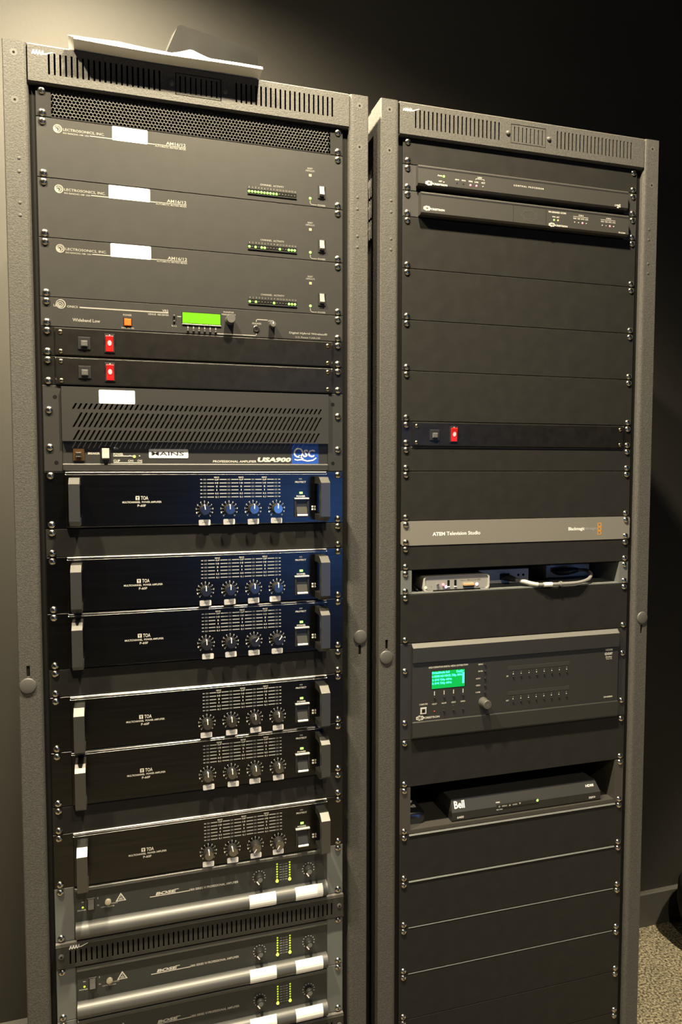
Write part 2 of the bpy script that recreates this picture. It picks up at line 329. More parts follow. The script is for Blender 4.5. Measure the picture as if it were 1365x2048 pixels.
FY = -10.0; BOT = -1990.0
def make_rack(r, name, label):
    t = thing(name, label, 'equipment rack', rpos(r, 0, 0, -Z0 * 1000), RACK[r][1], 'equipment racks')
    H = Z0 * 1000
    def stile(side, sz0, sz1):
        def prof(groove):
            p = [(285, 28), (285, FY + 1.5), (283.5, FY)]
            if groove: p += [(273.2, FY), (273.2, FY + 9), (268.2, FY + 9), (268.2, FY)]
            p += [(258, FY)]
            for k in range(1, 5):
                a = k / 4 * PI / 2; p.append((258 - 7.5 * math.sin(a), FY + 7.5 * (1 - math.cos(a))))
            p += [(250.5, 26), (257, 26), (257, 28)]
            return [(side * x, y) for x, y in (p if side < 0 else p)]
        def f(b):
            for a, c, g in ((BOT, sz0, 0), (sz0, sz1, 1), (sz1, 57, 0)): b.prism_z(prof(g), a + H, c + H)
        return f
    lat = ((-1, -909.0, -895, -877.5), (1, -869.5, -902, -884))
    for side, cz, s0, s1 in lat:
        st = part('stile', stile(side, s0, s1), M_FRAME, t, 'stile%d' % side)
        part('latch_cap', lambda b: b.lathe(0, 0, [(12.3, 0), (12.3, -1.2), (11.2, -2.6), (8, -3.4), (3, -3.7)], 24), M_GKNOB, st, 'latch', (side * 271.5, FY, cz + H), True)
        for z in (39.5, -28.3):
            sc_ = part('plug', lambda b: b.disc(0, 0, 5.4, -0.15, 18), mat('plug_paint', (0.09, 0.088, 0.084), 0.5), st, 'plug', (side * 269, FY, z + H))
            part('socket', lambda b: b.lathe(0, 0, [(1.9, 0.0), (1.9, -0.25)], 10), M_DARK, sc_, 'socket')
        for z in (-112, -131.5, -176.8, -195.3):
            part('rivet', lambda b: dome(b, 2.7, 0.7, 12, 3), M_FRAME, st, 'rivet', (side * 265.5, FY, z + H), True)
    # slotted top panel
    xs = [60 + 8.04 * k for k in range(21)]
    def tp(b):
        allx = sorted([-x for x in xs] + xs)
        L = [x for x in allx if x < 0]; R = [x for x in allx if x > 0]
        slot_plate(b, -250.3, -36, 3 + H, 55 + H, L, 2.8, 15 + H, 46 + H, FY, FY + 1.6)
        slot_plate(b, 36, 250.3, 3 + H, 55 + H, R, 2.8, 15 + H, 46 + H, FY, FY + 1.6)
        b.box(-36, 36, FY, FY + 1.6, 47 + H, 55 + H); b.box(-36, 36, FY, FY + 1.6, 3 + H, 13 + H)
        b.prism_x([(FY, 54.6 + H), (FY + 2.2, 57 + H), (40, 57 + H), (40, 55.8 + H), (FY + 2.4, 55.8 + H)], -250.3, 250.3)
        b.prism_x([(FY, 3 + H), (FY + 1, 1.6 + H), (FY + 3, 1 + H), (16, 1 + H), (16, 2.4 + H), (FY + 1.6, 3 + H)], -250.3, 250.3)
    pn = part('top_panel', tp, M_FRAME, t, 'top_panel')
    def gr(b):
        slot_plate(b, -34.6, 34.6, 14.2 + H, 45.8 + H, [-28.5 + 8.15 * k for k in range(8)], 2.2, 17 + H, 43 + H, FY + 0.2, FY + 1.8)
    part('vent_insert', gr, M_FRAME, pn, 'vent_insert')
    part('shade_backing', lambda b: b.box(-250, 250, FY + 10, FY + 11, 4 + H, 56 + H), M_VOID, pn, 'top_back')
    for x in (-42, 42): part('thumb_screw', lambda b: dome(b, 4.6, 3.2, 14, 4), M_GKNOB, pn, 'thumb', (x, FY, 29.5 + H), True)
    part('maker_logo', lambda b: maker_logo(b, -245, 44.3 + H, 1.0, FY - 0.15), M_LABEL, pn, 'mlogo')
    # carcass
    part('top_lid', lambda b: b.box(-285, 285, 40, 640, 54 + H, 57 + H), M_FRAME, t, 'lid')
    for s in (-1, 1):
        part('side_rail', lambda b: (b.box(s * 285, s * 262, 28, 640, 10 + H, 57 + H), b.box(s * 285, s * 262, 28, 640, BOT + H, BOT + 80 + H), b.box(s * 285, s * 262, 610, 640, BOT + 80 + H, 10 + H)), M_FRAME, t, 'srail%d' % s)
        sp = part('side_panel', lambda b: b.box(s * 277, s * 272, 28, 610, BOT + 80 + H, 10 + H), M_FRAME, t, 'spanel%d' % s)
        def louv(b):
            for row in range(3):
                for k in range(14):
                    y = 46 + k * 9; z1 = -52 - row * 37 + H
                    b.add([(s * 276.8, y, z1 - 32), (s * 276.8, y, z1), (s * 280.5, y + 1.5, z1), (s * 280.5, y + 1.5, z1 - 32), (s * 276.8, y + 4, z1 - 32), (s * 276.8, y + 4, z1)], [(0, 1, 2, 3), (3, 2, 5, 4)])
        part('louvers', louv, M_FRAME, sp, 'louv%d' % s)
        part('mounting_rail', lambda b: (b.box(s * 224, s * 250, 0.6, 3, BOT + 20 + H, 2 + H), b.box(s * 247, s * 250, 3, 45, BOT + 20 + H, 2 + H)), M_DARK, t, 'mrail%d' % s)
    part('rear_panel', lambda b: b.box(-262, 262, 632, 636, BOT + H, 54 + H), M_FRAME, t, 'rear')
    part('base', lambda b: b.box(-285, 285, -8, 640, 0.5, BOT + H), M_FRAME, t, 'base')
    return t
make_rack(0, 'equipment_rack', 'tall black rack full of amplifiers, papers lying on its top')
make_rack(1, 'equipment_rack', 'tall black rack mostly filled with blank panels and two shelves')

# ------------------------------------------------------------------ blank panels
def blank(r, u, n, label, m=M_PANEL, edge=0):
    t = unit(r, u, 'blank_panel', label, 'blank panel', 'blank rack panels')
    part('panel', lambda b: b.plate(-241.3, 241.3, -n * U + 0.35, -0.35, -3, -0.2, 0.7), m, t, 'blank%d' % n)
    if edge: part('top_fold_glint', lambda b: b.prism_x([(-3 - edge, -0.9 - edge), (-3, -0.45), (-1, -0.45), (-1, -0.9 - edge)], -223, 223), M_STEEL, t, 'foldglint%.1f' % edge)  # paler strip: light caught by the panel's top edge, put into the colour
    screws(t, n)
    return t
for u, lab in ((15, 'narrow black blank panel under the topmost handled amplifier'),
               (20, 'narrow black blank panel under the third handled amplifier'),
               (25, 'narrow black blank panel under the fifth handled amplifier')): blank(0, u, 1, lab)
for u, n, lab in ((0, 1, 'narrow black blank panel at the very top of the right rack'),
                  (3, 2, 'wide black blank panel just under the two slim control units'),
                  (5, 2, 'wide black blank panel second below the slim control units'),
                  (7, 2, 'wide black blank panel third below the slim control units'),
                  (9, 2, 'wide black blank panel just above the right rack power strip'),
                  (12, 1, 'narrow black blank panel just under the right rack power strip'),
                  (13, 2, 'wide black blank panel just above the pale grey faceplate'),
                  (16, 1, 'narrow black blank panel just under the pale grey faceplate'),
                  (18, 2, 'wide black blank panel just above the switcher with emerald screen'),
                  (24, 2, 'wide black blank panel just under the switcher with emerald screen'),
                  (28, 2, 'scratched black blank panel just under the set-top box shelf'),
                  (30, 2, 'wide black blank panel second below the set-top box shelf'),
                  (32, 2, 'wide black blank panel third below the set-top box shelf'),
                  (34, 2, 'wide black blank panel fourth below the set-top box shelf'),
                  (36, 2, 'wide black blank panel fifth below the set-top box shelf'),
                  (38, 2, 'third black blank panel up from the floor in the right rack'),
                  (40, 2, 'second black blank panel up from the floor in the right rack'),
                  (42, 2, 'lowest black blank panel near the floor in the right rack')): blank(1, u, n, lab, edge={28: 2.0, 30: 1.6, 32: 0.7, 34: 0.6, 12: 0.6}.get(u, 0))

# ------------------------------------------------------------------ mesh vent panel
def mesh_vent():
    t = unit(0, 0, 'vent_panel', 'black honeycomb mesh vent panel at the top of the left rack', 'vent panel')
    part('frame', lambda b: (b.plate(-241.3, -219.5, -U + 0.4, -0.3, -3, -0.2), b.plate(219.5, 241.3, -U + 0.4, -0.3, -3, -0.2), b.box(-219.5, 219.5, -3, -0.2, -2, -0.3), b.box(-219.5, 219.5, -3, -0.2, -U + 0.4, -U + 1.6)), M_PANEL, t)
    def hexes(b):
        px, pz = 5.45, 4.72; ro, ri = 3.16, 2.2
        nz = 9; nx = 80
        for j in range(nz):
            for i in range(nx):
                cx = -217 + i * px + (px / 2 if j % 2 else 0); cz = -3.2 - j * pz
                if cx > 218: continue
                vo = [(cx + ro * math.sin(k * PI / 3), -2.6, cz + ro * math.cos(k * PI / 3)) for k in range(6)]
                vi = [(cx + ri * math.sin(k * PI / 3), -3.0, cz + ri * math.cos(k * PI / 3)) for k in range(6)]
                vb = [(cx + ri * math.sin(k * PI / 3), -1.0, cz + ri * math.cos(k * PI / 3)) for k in range(6)]
                b.add(vo + vi + vb, [(k, 6 + k, 6 + (k + 1) % 6, (k + 1) % 6) for k in range(6)] + [(6 + k, 12 + k, 12 + (k + 1) % 6, 6 + (k + 1) % 6) for k in range(6)])
    o = part('mesh', hexes, M_MIXER, t); o['kind'] = 'stuff'
    part('shade_backing', lambda b: b.box(-219, 219, 30, 31, -U, 0), M_VOID, t)
    screws(t, 1)
mesh_vent()

# ------------------------------------------------------------------ small shared parts
def rocker(t, x0, x1, z0, z1, y, body=M_ROCKER, name='power_switch'):
    """framed rocker, upper half pressed in"""
    o = part(name, lambda b: (b.plate(x0, x1, z0, z1, y - 1.6, y + 0.3, 0.5)), M_BLACK, t)
    zm = (z0 + z1) / 2; w = 2.0
    part('rocker', lambda b: b.prism_x([(y - 1.5, z0 + w), (y - 4.6, z0 + w + 0.6), (y - 2.4, zm), (y - 1.7, z1 - w), (y - 1.5, z1 - w)], x0 + w, x1 - w), body, o)
    return o
def rock_toggle(t, x0, x1, z0, z1, y):
    o = part('power_switch', lambda b: b.plate(x0, x1, z0, z1, y - 1.2, y + 0.3, 0.5), M_BLACK, t)
    h = z1 - z0; w = (x1 - x0) * 0.2
    part('rocker', lambda b: b.prism_x([(y - 1.1, z0 + 0.18 * h), (y - 5.2, z0 + 0.28 * h), (y - 3.0, z0 + 0.62 * h), (y - 1.3, z1 - 0.06 * h), (y - 1.1, z1 - 0.06 * h)], x0 + w, x1 - w), mat('pale_rocker', (0.22, 0.22, 0.22), 0.3), o)
    return o
def led(t, x, z, r, y, m, name='indicator_light', key=None):
    return part(name, lambda b: dome(b, r, r * 0.6, 10, 3), m, t, key or (name + m.name + '%.1f' % r), (x, y, z), True)
def sticker(t, x0, x1, z0, z1, y, tilt=0.0, name='label_sticker'):
    xc, zc = (x0 + x1) / 2, (z0 + z1) / 2; w, h = (x1 - x0) / 2, (z1 - z0) / 2; c = 1.1
    return part(name, lambda b: b.prism_y([(-w + c, -h), (w - c, -h), (w, -h + c), (w, h - c), (w - c, h), (-w + c, h), (-w, h - c), (-w, -h + c)], -0.25, 0), M_LABEL, t, None, (xc, y, zc), rot=(0, tilt, 0))

# ------------------------------------------------------------------ matrix mixers
def mixer(u, lit, stk, label):
    t = unit(0, u, 'matrix_mixer', label, 'audio mixer', 'automatic matrix mixers')
    y = -3.2
    part('faceplate', lambda b: b.plate(-241.3, 241.3, -2 * U + 0.35, -0.35, -3, -0.2, 0.6), M_MIXER, t, 'mixface')
    part('chassis', lambda b: b.box(-215, 215, 0, 260, -2 * U + 2, -2), M_EAR, t, 'chas2')
    def L(b):
        b.text('LECTROSONICS, INC.', -203.4, -143.6, -15.4, 4.4, y, 0.01)
        b.text('RIO RANCHO, NM  USA', -203.4, -166, -20.6, 2.8, y, 0.01)
        b.quad(-165, -68, -20.6, -19.2, y); b.quad(-68, -20.5, -19.9, -19.0, y)
        b.text('AM16/12', -51, -20.6, -15.8, 4.8, y, 0.02)
        b.text('AUTOMATIC MATRIX MIXER', -68, -20.3, -21.9, 2.9, y, 0.01)
        b.text('CHANNEL  ACTIVITY', 99, 139, -62.5, 2.9, y, 0.01)
        for k in range(16): b.text(str(k + 1), 80.5 + 5.1 * k, 80.5 + 5.1 * k + (0.7 if k == 0 else 1.5 if k < 9 else 2.6), -68.3, 2.6, y)
        b.text('RESET', 179.5, 188.5, -27, 2.6, y, 0.01); b.text('DEFAULTS', 176.5, 191.5, -30.8, 2.6, y, 0.01)
        b.text('POWER', 197, 210.5, -85.6, 3.0, y, 0.01)
        b.seg(184, -79, 184, -83.5, 0.9, y); b.seg(184, -83.5, 186.5, -85.6, 0.9, y); b.seg(186.5, -85.6, 195.5, -85.6, 0.9, y)
    part('lettering', L, M_SILK, t, 'mixlet')
    def lg(b):
        b.disc(-211, -15, 6.4, y, 26, 4.9); b.disc(-212, -15.8, 3.9, y, 22, 2.7); b.disc(-213, -16.6, 1.8, y, 16)
        b.arc(-210.8, -14.6, 5.0, 5.6, -40, 130, y); b.arc(-211.4, -15.2, 4.0, 4.6, -30, 110, y)
    part('maker_logo', lg, M_SILK, t, 'mixlogo')
    def bar(b):
        b.box(78, 160.5, -3.4, 0, -71.2, -70.6); b.box(78, 160.5, -3.6, 0, -79.6, -78.4)
    br = part('meter_window', lambda b: b.quad(78, 160.5, -79, -71, -3.25), M_DARK, t, 'mixwin')
    part('window_lip', lambda b: b.prism_x([(-3, -79.8), (-4.4, -79.6), (-4.4, -78.9), (-3, -78.2)], 78, 160.8), M_MIXER, br, 'mixlip')
    for k in range(16):
        x = 80.6 + 5.1 * k
        if (k + 1) in lit: part('channel_light', lambda b: dome(b, 2.1, 1.6, 10, 3), M_LEDG, br, 'chled', (x, -3.2, -75.2), True)
        else: part('channel_light', lambda b: dome(b, 1.5, 1.0, 8, 2), mat('dim_led', (0.06, 0.06, 0.055), 0.3), br, 'chledoff', (x, -3.2, -75.2), True)
    part('reset_button', lambda b: (b.box(-2.2, 2.2, -0.3, 0, -2, 2)), M_TAN, t, 'resetb', (184.2, -3, -38))
    rock_toggle(t, 197.2, 210.6, -74.5, -53, -3)
    led(t, 184.1, -75.8, 2.3, -3, M_LEDG, 'power_light')
    sticker(t, *stk, -3.05)
    screws(t, 2)
mixer(1, set(range(1, 11)), (-132, -79.2, -21.5, -0.3), 'upper black matrix mixer with ten green lights lit in a row')
mixer(3, {1, 3, 5, 6, 11, 14, 15, 16}, (-138.8, -76.8, -21, -0.8), 'middle black matrix mixer with eight scattered green lights lit')
mixer(5, {1, 3, 9, 14, 15, 16}, (-137.7, -76.6, -21, -0.4), 'lower black matrix mixer with six green lights lit')

# ------------------------------------------------------------------ wireless receiver
def knob(t, x, z, y, r, d, m, name='knob', key=None):
    return part(name, lambda b: b.lathe(0, 0, [(r, 0), (r * 0.96, -d + 1), (r * 0.88, -d)], 20), m, t, key, (x, y, z), True)
def receiver():
    t = unit(0, 7, 'wireless_receiver', 'slim black wireless receiver with bright green display', 'receiver')
    y = -3.2
    part('faceplate', lambda b: b.plate(-241.3, 241.3, -U + 0.35, -0.35, -3, -0.2, 0.6), M_MIXER, t)
    part('chassis', lambda b: b.box(-215, 215, 0, 240, -U + 2, -2), M_EAR, t, 'chas1')
    def L(b):
        b.text('LE', -222.5, -217.5, -12.2, 3.6, y, 0.02); b.text('ONICS', -203, -187.5, -12.8, 3.4, y, 0.02)
        b.quad(-185, -51, -14.2, -12.2, y)
        b.text('VRS', -60.5, -51, -10.2, 3.8, y, 0.02); b.text('VENUE  RECEIVER', -83, -50.2, -16.9, 3.0, y, 0.02)
        b.text('Wideband Low', -195.5, -155, -32.6, 4.9, y, 0.02)
        b.text('POWER', -120.5, -107.5, -20.6, 3.0, y, 0.02); b.text('MAX 700 MA', -123.5, -104, -40.6, 2.6, y, 0.02)
        b.text('BACK', -46, -37.5, -33, 2.8, y, 0.02)
        b.quad(-37, -31, -18.6, -17.2, y)
        for k in range(6): b.quad(-21.4 + 8.9 * k, -19.6 + 8.9 * k, -36, -31, y)
        b.text('MONITOR', 37, 54, -6.3, 2.6, y, 0.02); b.text('MENU/SELECT', 34, 57, -10.2, 2.6, y, 0.02)
        b.text('PHONES', 84.5, 99.5, -21.8, 3.0, y, 0.02); b.text('LEVEL', 111, 121, -16.0, 2.8, y, 0.02)
        b.seg(91, -19, 91, -16.6, 1.2, y); b.seg(91, -16.6, 92.6, -15, 1.2, y); b.seg(92.6, -15, 110, -15, 1.5, y)
        b.seg(26, -41.8, 89, -41.6, 1.5, y); b.seg(89, -41.6, 91, -40, 1.2, y); b.seg(91, -40, 91, -37.5, 1.2, y)
        b.text('Digital Hybrid Wireless®', 147, 213.5, -33.8, 4.6, y, 0.02)
        b.text('U.S. Patent 7,225,135', 158, 201, -40.5, 3.2, y, 0.01)
    part('lettering', L, M_SILK, t)
    def lg(b):
        b.disc(-212, -9.8, 7.2, y - 0.1, 28, 5.6); b.disc(-212.6, -10.2, 4.7, y - 0.1, 22, 3.3); b.disc(-213, -10.6, 2.4, y - 0.1, 16, 1.2)
        b.arc(-211.8, -9.6, 5.5, 6.3, 120, 300, y - 0.1)
    part('maker_logo', lg, M_SILK, t)
    pw = part('power_button', lambda b: b.plate(-120.5, -107.3, -38.2, -24.8, -3.4, -2, 0.3), M_DARK, t)
    part('button_cap', lambda b: b.plate(-119, -108.4, -37.2, -26.2, -5, -3, 0.8), M_ORANGE, pw)
    lc = part('display', lambda b: b.plate(-30.2, 32.8, -29, -9.6, -3.3, -2, 0.2), M_DARK, t)
    part('screen', lambda b: b.quad(-29, 31.8, -27.6, -10.6, -3.45), M_LCD, lc)
    def ink(b):
        for k in range(6):
            b.quad(-25 + 8.9 * k, -23.4 + 8.9 * k, -16, -13, -3.5); b.quad(-20.5 + 8.9 * k, -19.6 + 8.9 * k, -22.6, -20.6, -3.5)
            b.quad(-17.6 + 8.9 * k, -17.2 + 8.9 * k, -27.6, -12, -3.5)
    part('segments', ink, M_LCDINK, lc)
    part('display_ledge', lambda b: b.prism_x([(-3, -30), (-4.6, -29.8), (-4.6, -29), (-3, -28.4)], -29.6, 32.8), M_LEDOFF, lc)
    for k in range(6): part('button', lambda b: b.lathe(0, 0, [(1.9, 0), (1.8, -2.6), (1.2, -3)], 10), M_BLACK, t, 'rbtn', (-20.5 + 8.9 * k, -3, -40), True)
    for z in (-18, -26.5): part('button', None, M_BLACK, t, 'rbtn', (-42, -3, z), True)
    knob(t, 47, -19.2, -3, 7.6, 17, M_GKNOB)
    jk = part('jack', lambda b: b.lathe(0, 0, [(5, 0), (5, -1.6), (4.2, -2.2)], 18), M_CHROME, t, None, (91, -3, -30), True)
    part('jack_hole', lambda b: b.disc(0, 0, 2.7, -2.3, 14), M_DARK, jk)
    k2 = knob(t, 117.5, -22.6, -3, 5.2, 11, M_GKNOB)
    part('pointer', lambda b: b.quad(-0.8, 0.8, 0, 3.6, -11.1), M_PRINT, k2)
    screws(t, 1)
receiver()

# ------------------------------------------------------------------ power strips
def strip(r, u, label, lit=False):
    t = unit(r, u, 'power_strip', label, 'power strip', 'rack power strips')
    part('backplate', lambda b: b.plate(-241.3, 241.3, -U + 0.5, -0.5, -3, -0.2, 0.5), M_GLOSS, t, 'stripback')
    part('front_cover', lambda b: b.plate(-222, 222, -U + 1.2, -1.2, -6, -2.5, 1.4), M_GLOSS, t, 'stripcover')
    br = part('circuit_breaker', lambda b: b.plate(-188.5, -169.8, -33.2, -14.2, -7.4, -5.6, 0.6), M_BLACK, t, 'brk')
    part('breaker_button', lambda b: b.plate(-184, -174, -29, -20, -10.4, -7, 1.2), M_ROCKER, br, 'brkb')
    sw = part('power_switch', lambda b: b.plate(-149.5, -133.8, -36.6, -7.6, -7.2, -5.6, 0.5), M_BLACK, t, 'psw')
    part('rocker', lambda b: b.prism_x([(-7, -35), (-8.0, -34.6), (-8.8, -22), (-11.2, -12), (-10.6, -10.6), (-7, -10.2)], -147.3, -136), M_REDSW, sw, 'pswr')
    part('glow', lambda b: b.add([(-141.6 + 3.1 * math.cos(k * PI / 6), -9.75 - 0.73 * math.sin(k * PI / 6), -22 + 4.2 * math.sin(k * PI / 6)) for k in range(12)], [tuple(range(12))]), M_REDHOT, sw, 'pswg')
    part('mark', lambda b: b.quad(-142.2, -140.8, -11, -8.6, -7.3), M_PRINT, sw, 'pswm')
    if lit: part('edge_strip_glint', lambda b: b.prism_x([(-6.1, -3.0), (-3.9, -1.0), (-2.5, -1.0), (-2.5, -3.0)], -221.5, 221.5), M_BRIGHT, t, 'stripedge')  # bright line along the cover's top edge is a highlight set by colour
    for x in (-213.5, 214):
        for z in (-8, -37.4): screw(t, x, z, -6, 'brass')
    screws(t, 1)
strip(0, 8, 'upper black power strip in the left rack with red switch')
strip(0, 9, 'lower black power strip in the left rack, just above the slotted amplifier', True)
strip(1, 11, 'black power strip with red switch in the right rack')

# ------------------------------------------------------------------ slotted amplifier with blue badge
def slotted_amp():
    t = unit(0, 10, 'power_amplifier', 'black amplifier with slanted vent slots and blue badge', 'amplifier')
    H3 = -3 * U
    for s in (-1, 1):
        e = part('ear', lambda b: b.plate(min(s * 214.5, s * 241.3), max(s * 214.5, s * 241.3), H3 + 0.5, -0.5, -3, -0.2, 0.6), M_GRILLE, t)
        for z in (-18.4, -119.5): part('ear_hole', lambda b: b.disc(0, 0, 3.3, -3.1, 14), M_DARK, e, 'earhole', (s * 223.5, 0, z))
    YF = -9.0
    rows = ((-27.4, -36.2), (-41.5, -64.2), (-68.6, -84.0))
    SL = 0.56; P = 7.72; W_ = 3.1
    def gr(b):
        x0, x1 = -214, 214
        b.box(x0, x1, YF, YF + 2, rows[0][0], -2.0)
        for (a, c) in ((rows[0][1], rows[1][0]), (rows[1][1], rows[2][0])): b.box(x0, x1, YF, YF + 2, c, a)
        b.prism_x([(YF, -84), (YF, -86), (YF + 2, -86), (YF + 2, -84)], x0, x1)
        for zt, zb in rows:
            h = zt - zb; d = SL * h
            n = 52; s0 = -199
            def para(xa, xb):
                # bottom from xa to xb, top shifted right by d; clipped to the plate ends
                bl, br_, tl, tr = xa, xb, xa + d, xb + d
                vs = [(bl, YF, zb), (br_, YF, zb), (tr, YF, zt), (tl, YF, zt)]
                vs += [(x, YF + 2, z) for x, _, z in vs]
                b.add(vs, [(0, 1, 2, 3), (7, 6, 5, 4), (0, 4, 5, 1), (1, 5, 6, 2), (2, 6, 7, 3), (3, 7, 4, 0)])
            xs = [s0 + P * k for k in range(n)]
            xs = [x for x in xs if x + d < 203]
            b.prism_y([(x0, zb), (xs[0], zb), (xs[0] + d, zt), (x0, zt)], YF, YF + 2)
            for k in range(len(xs) - 1): para(xs[k] + W_, xs[k + 1])
            b.prism_y([(xs[-1] + W_, zb), (x1, zb), (x1, zt), (xs[-1] + W_ + d, zt)], YF, YF + 2)
        b.box(x0, x1, YF + 2, 0, -3.5, -2.0)
        b.box(x0, x0 + 1.5, YF + 2, 8, -86, -2); b.box(x1 - 1.5, x1, YF + 2, 8, -86, -2)
    g = part('grille', gr, M_GRILLE, t)
    part('filter', lambda b: b.box(-212, 212, 0, 2, -86, -3.5), mat('dusty_filter', (0.03, 0.026, 0.02), 0.9, vary=0.5, vscale=120), g)
    part('control_panel', lambda b: b.box(-214, 214, -2, 2, -122, -84), M_GRILLE, t)
    y = -2.2
    part('bottom_bezel', lambda b: b.prism_x([(0, -120.0), (-3.6, -120.6), (-5.2, -122.4), (-5.2, -130.5), (-3.6, -132.0), (0, -132.2)], -214, 214), M_GRILLE, t)
    def L(b):
        b.text('BREAKER', -177, -159.5, -104.6, 3.4, y, 0.02)
        b.text('ON', -138, -132, -96.4, 3.6, y, 0.02)
        b.text('POWER', -139, -124, -105.8, 3.6, y, 0.02); b.quad(-139, -107, -109.2, -108, y)
        b.text('CLIP', -139, -129, -116.0, 3.4, y, 0.02); b.text('CH1', -117, -109, -116.0, 3.2, y, 0.02); b.text('CH2', -102.5, -95, -116.0, 3.2, y, 0.02); b.quad(-139, -95, -119.6, -118.6, y)
        b.text('PROFESSIONAL AMPLIFIER', 17.5, 90, -116.6, 3.7, y, 0.02, 0.1)
        b.text('USA900', 92, 149.5, -113.6, 8.2, y, 0.06, 0.3)
    part('lettering', L, M_PRINT, t)
    bk = part('circuit_breaker', lambda b: b.plate(-199, -182.2, -116.5, -96.5, -4.4, -1.8, 0.6), M_BRONZE, t)
    part('breaker_button', lambda b: b.plate(-195, -186.5, -110.5, -103, -8.4, -4, 1.2), M_CHROME, bk)
    sw = part('power_switch', lambda b: b.plate(-158.4, -142.8, -120.4, -94, -4.2, -1.8, 0.6), M_BLACK, t)
    part('rocker', lambda b: b.prism_x([(-4, -114), (-9.6, -112), (-7.2, -104), (-5.4, -97), (-4, -96)], -156, -145.3), mat('grey_rocker', (0.3, 0.3, 0.29), 0.35), sw)
    led(t, -107, -109.4, 2.2, -2, M_LEDYH, 'power_light'); led(t, -114, -108.6, 1.2, -2, M_LEDOFF); led(t, -99, -108.6, 1.2, -2, M_LEDOFF)
    bd = part('badge', lambda b: b.quad(150.6, 198, -120.6, -85, y), M_BLUE, t, label='blue badge with white letters')
    def Q(b):
        yy = y - 0.1
        b.text('SC', 171, 191, -102.5, 13, yy, 0.03, 0.12)
        b.arc(162.5, -101.5, 6.0, 8.4, 0, 360, yy, 30)
        b.seg(163, -106, 171, -112.5, 2.4, yy)
        pts = [(155.5, -112.6), (160, -114), (168, -113), (178, -115.5), (188, -114), (194, -110)]
        for a, c in zip(pts, pts[1:]): b.seg(*a, *c, 2.0, yy)
    part('badge_letters', Q, M_LABEL, bd)
    sticker(t, -159, -104.8, -27, -5.8, YF - 0.05)
    ms = sticker(t, -84.5, -22.4, -111.5, -97, y, name='name_sticker')
    part('sticker_text', lambda b: b.text('MAINS', -27, 24, 0, 6.4, -0.35, 0.012), mat('pencil_grey', (0.03, 0.03, 0.04), 0.7), ms)
    screws(t, 3, pos=(-38.4, -95.8))
slotted_amp()

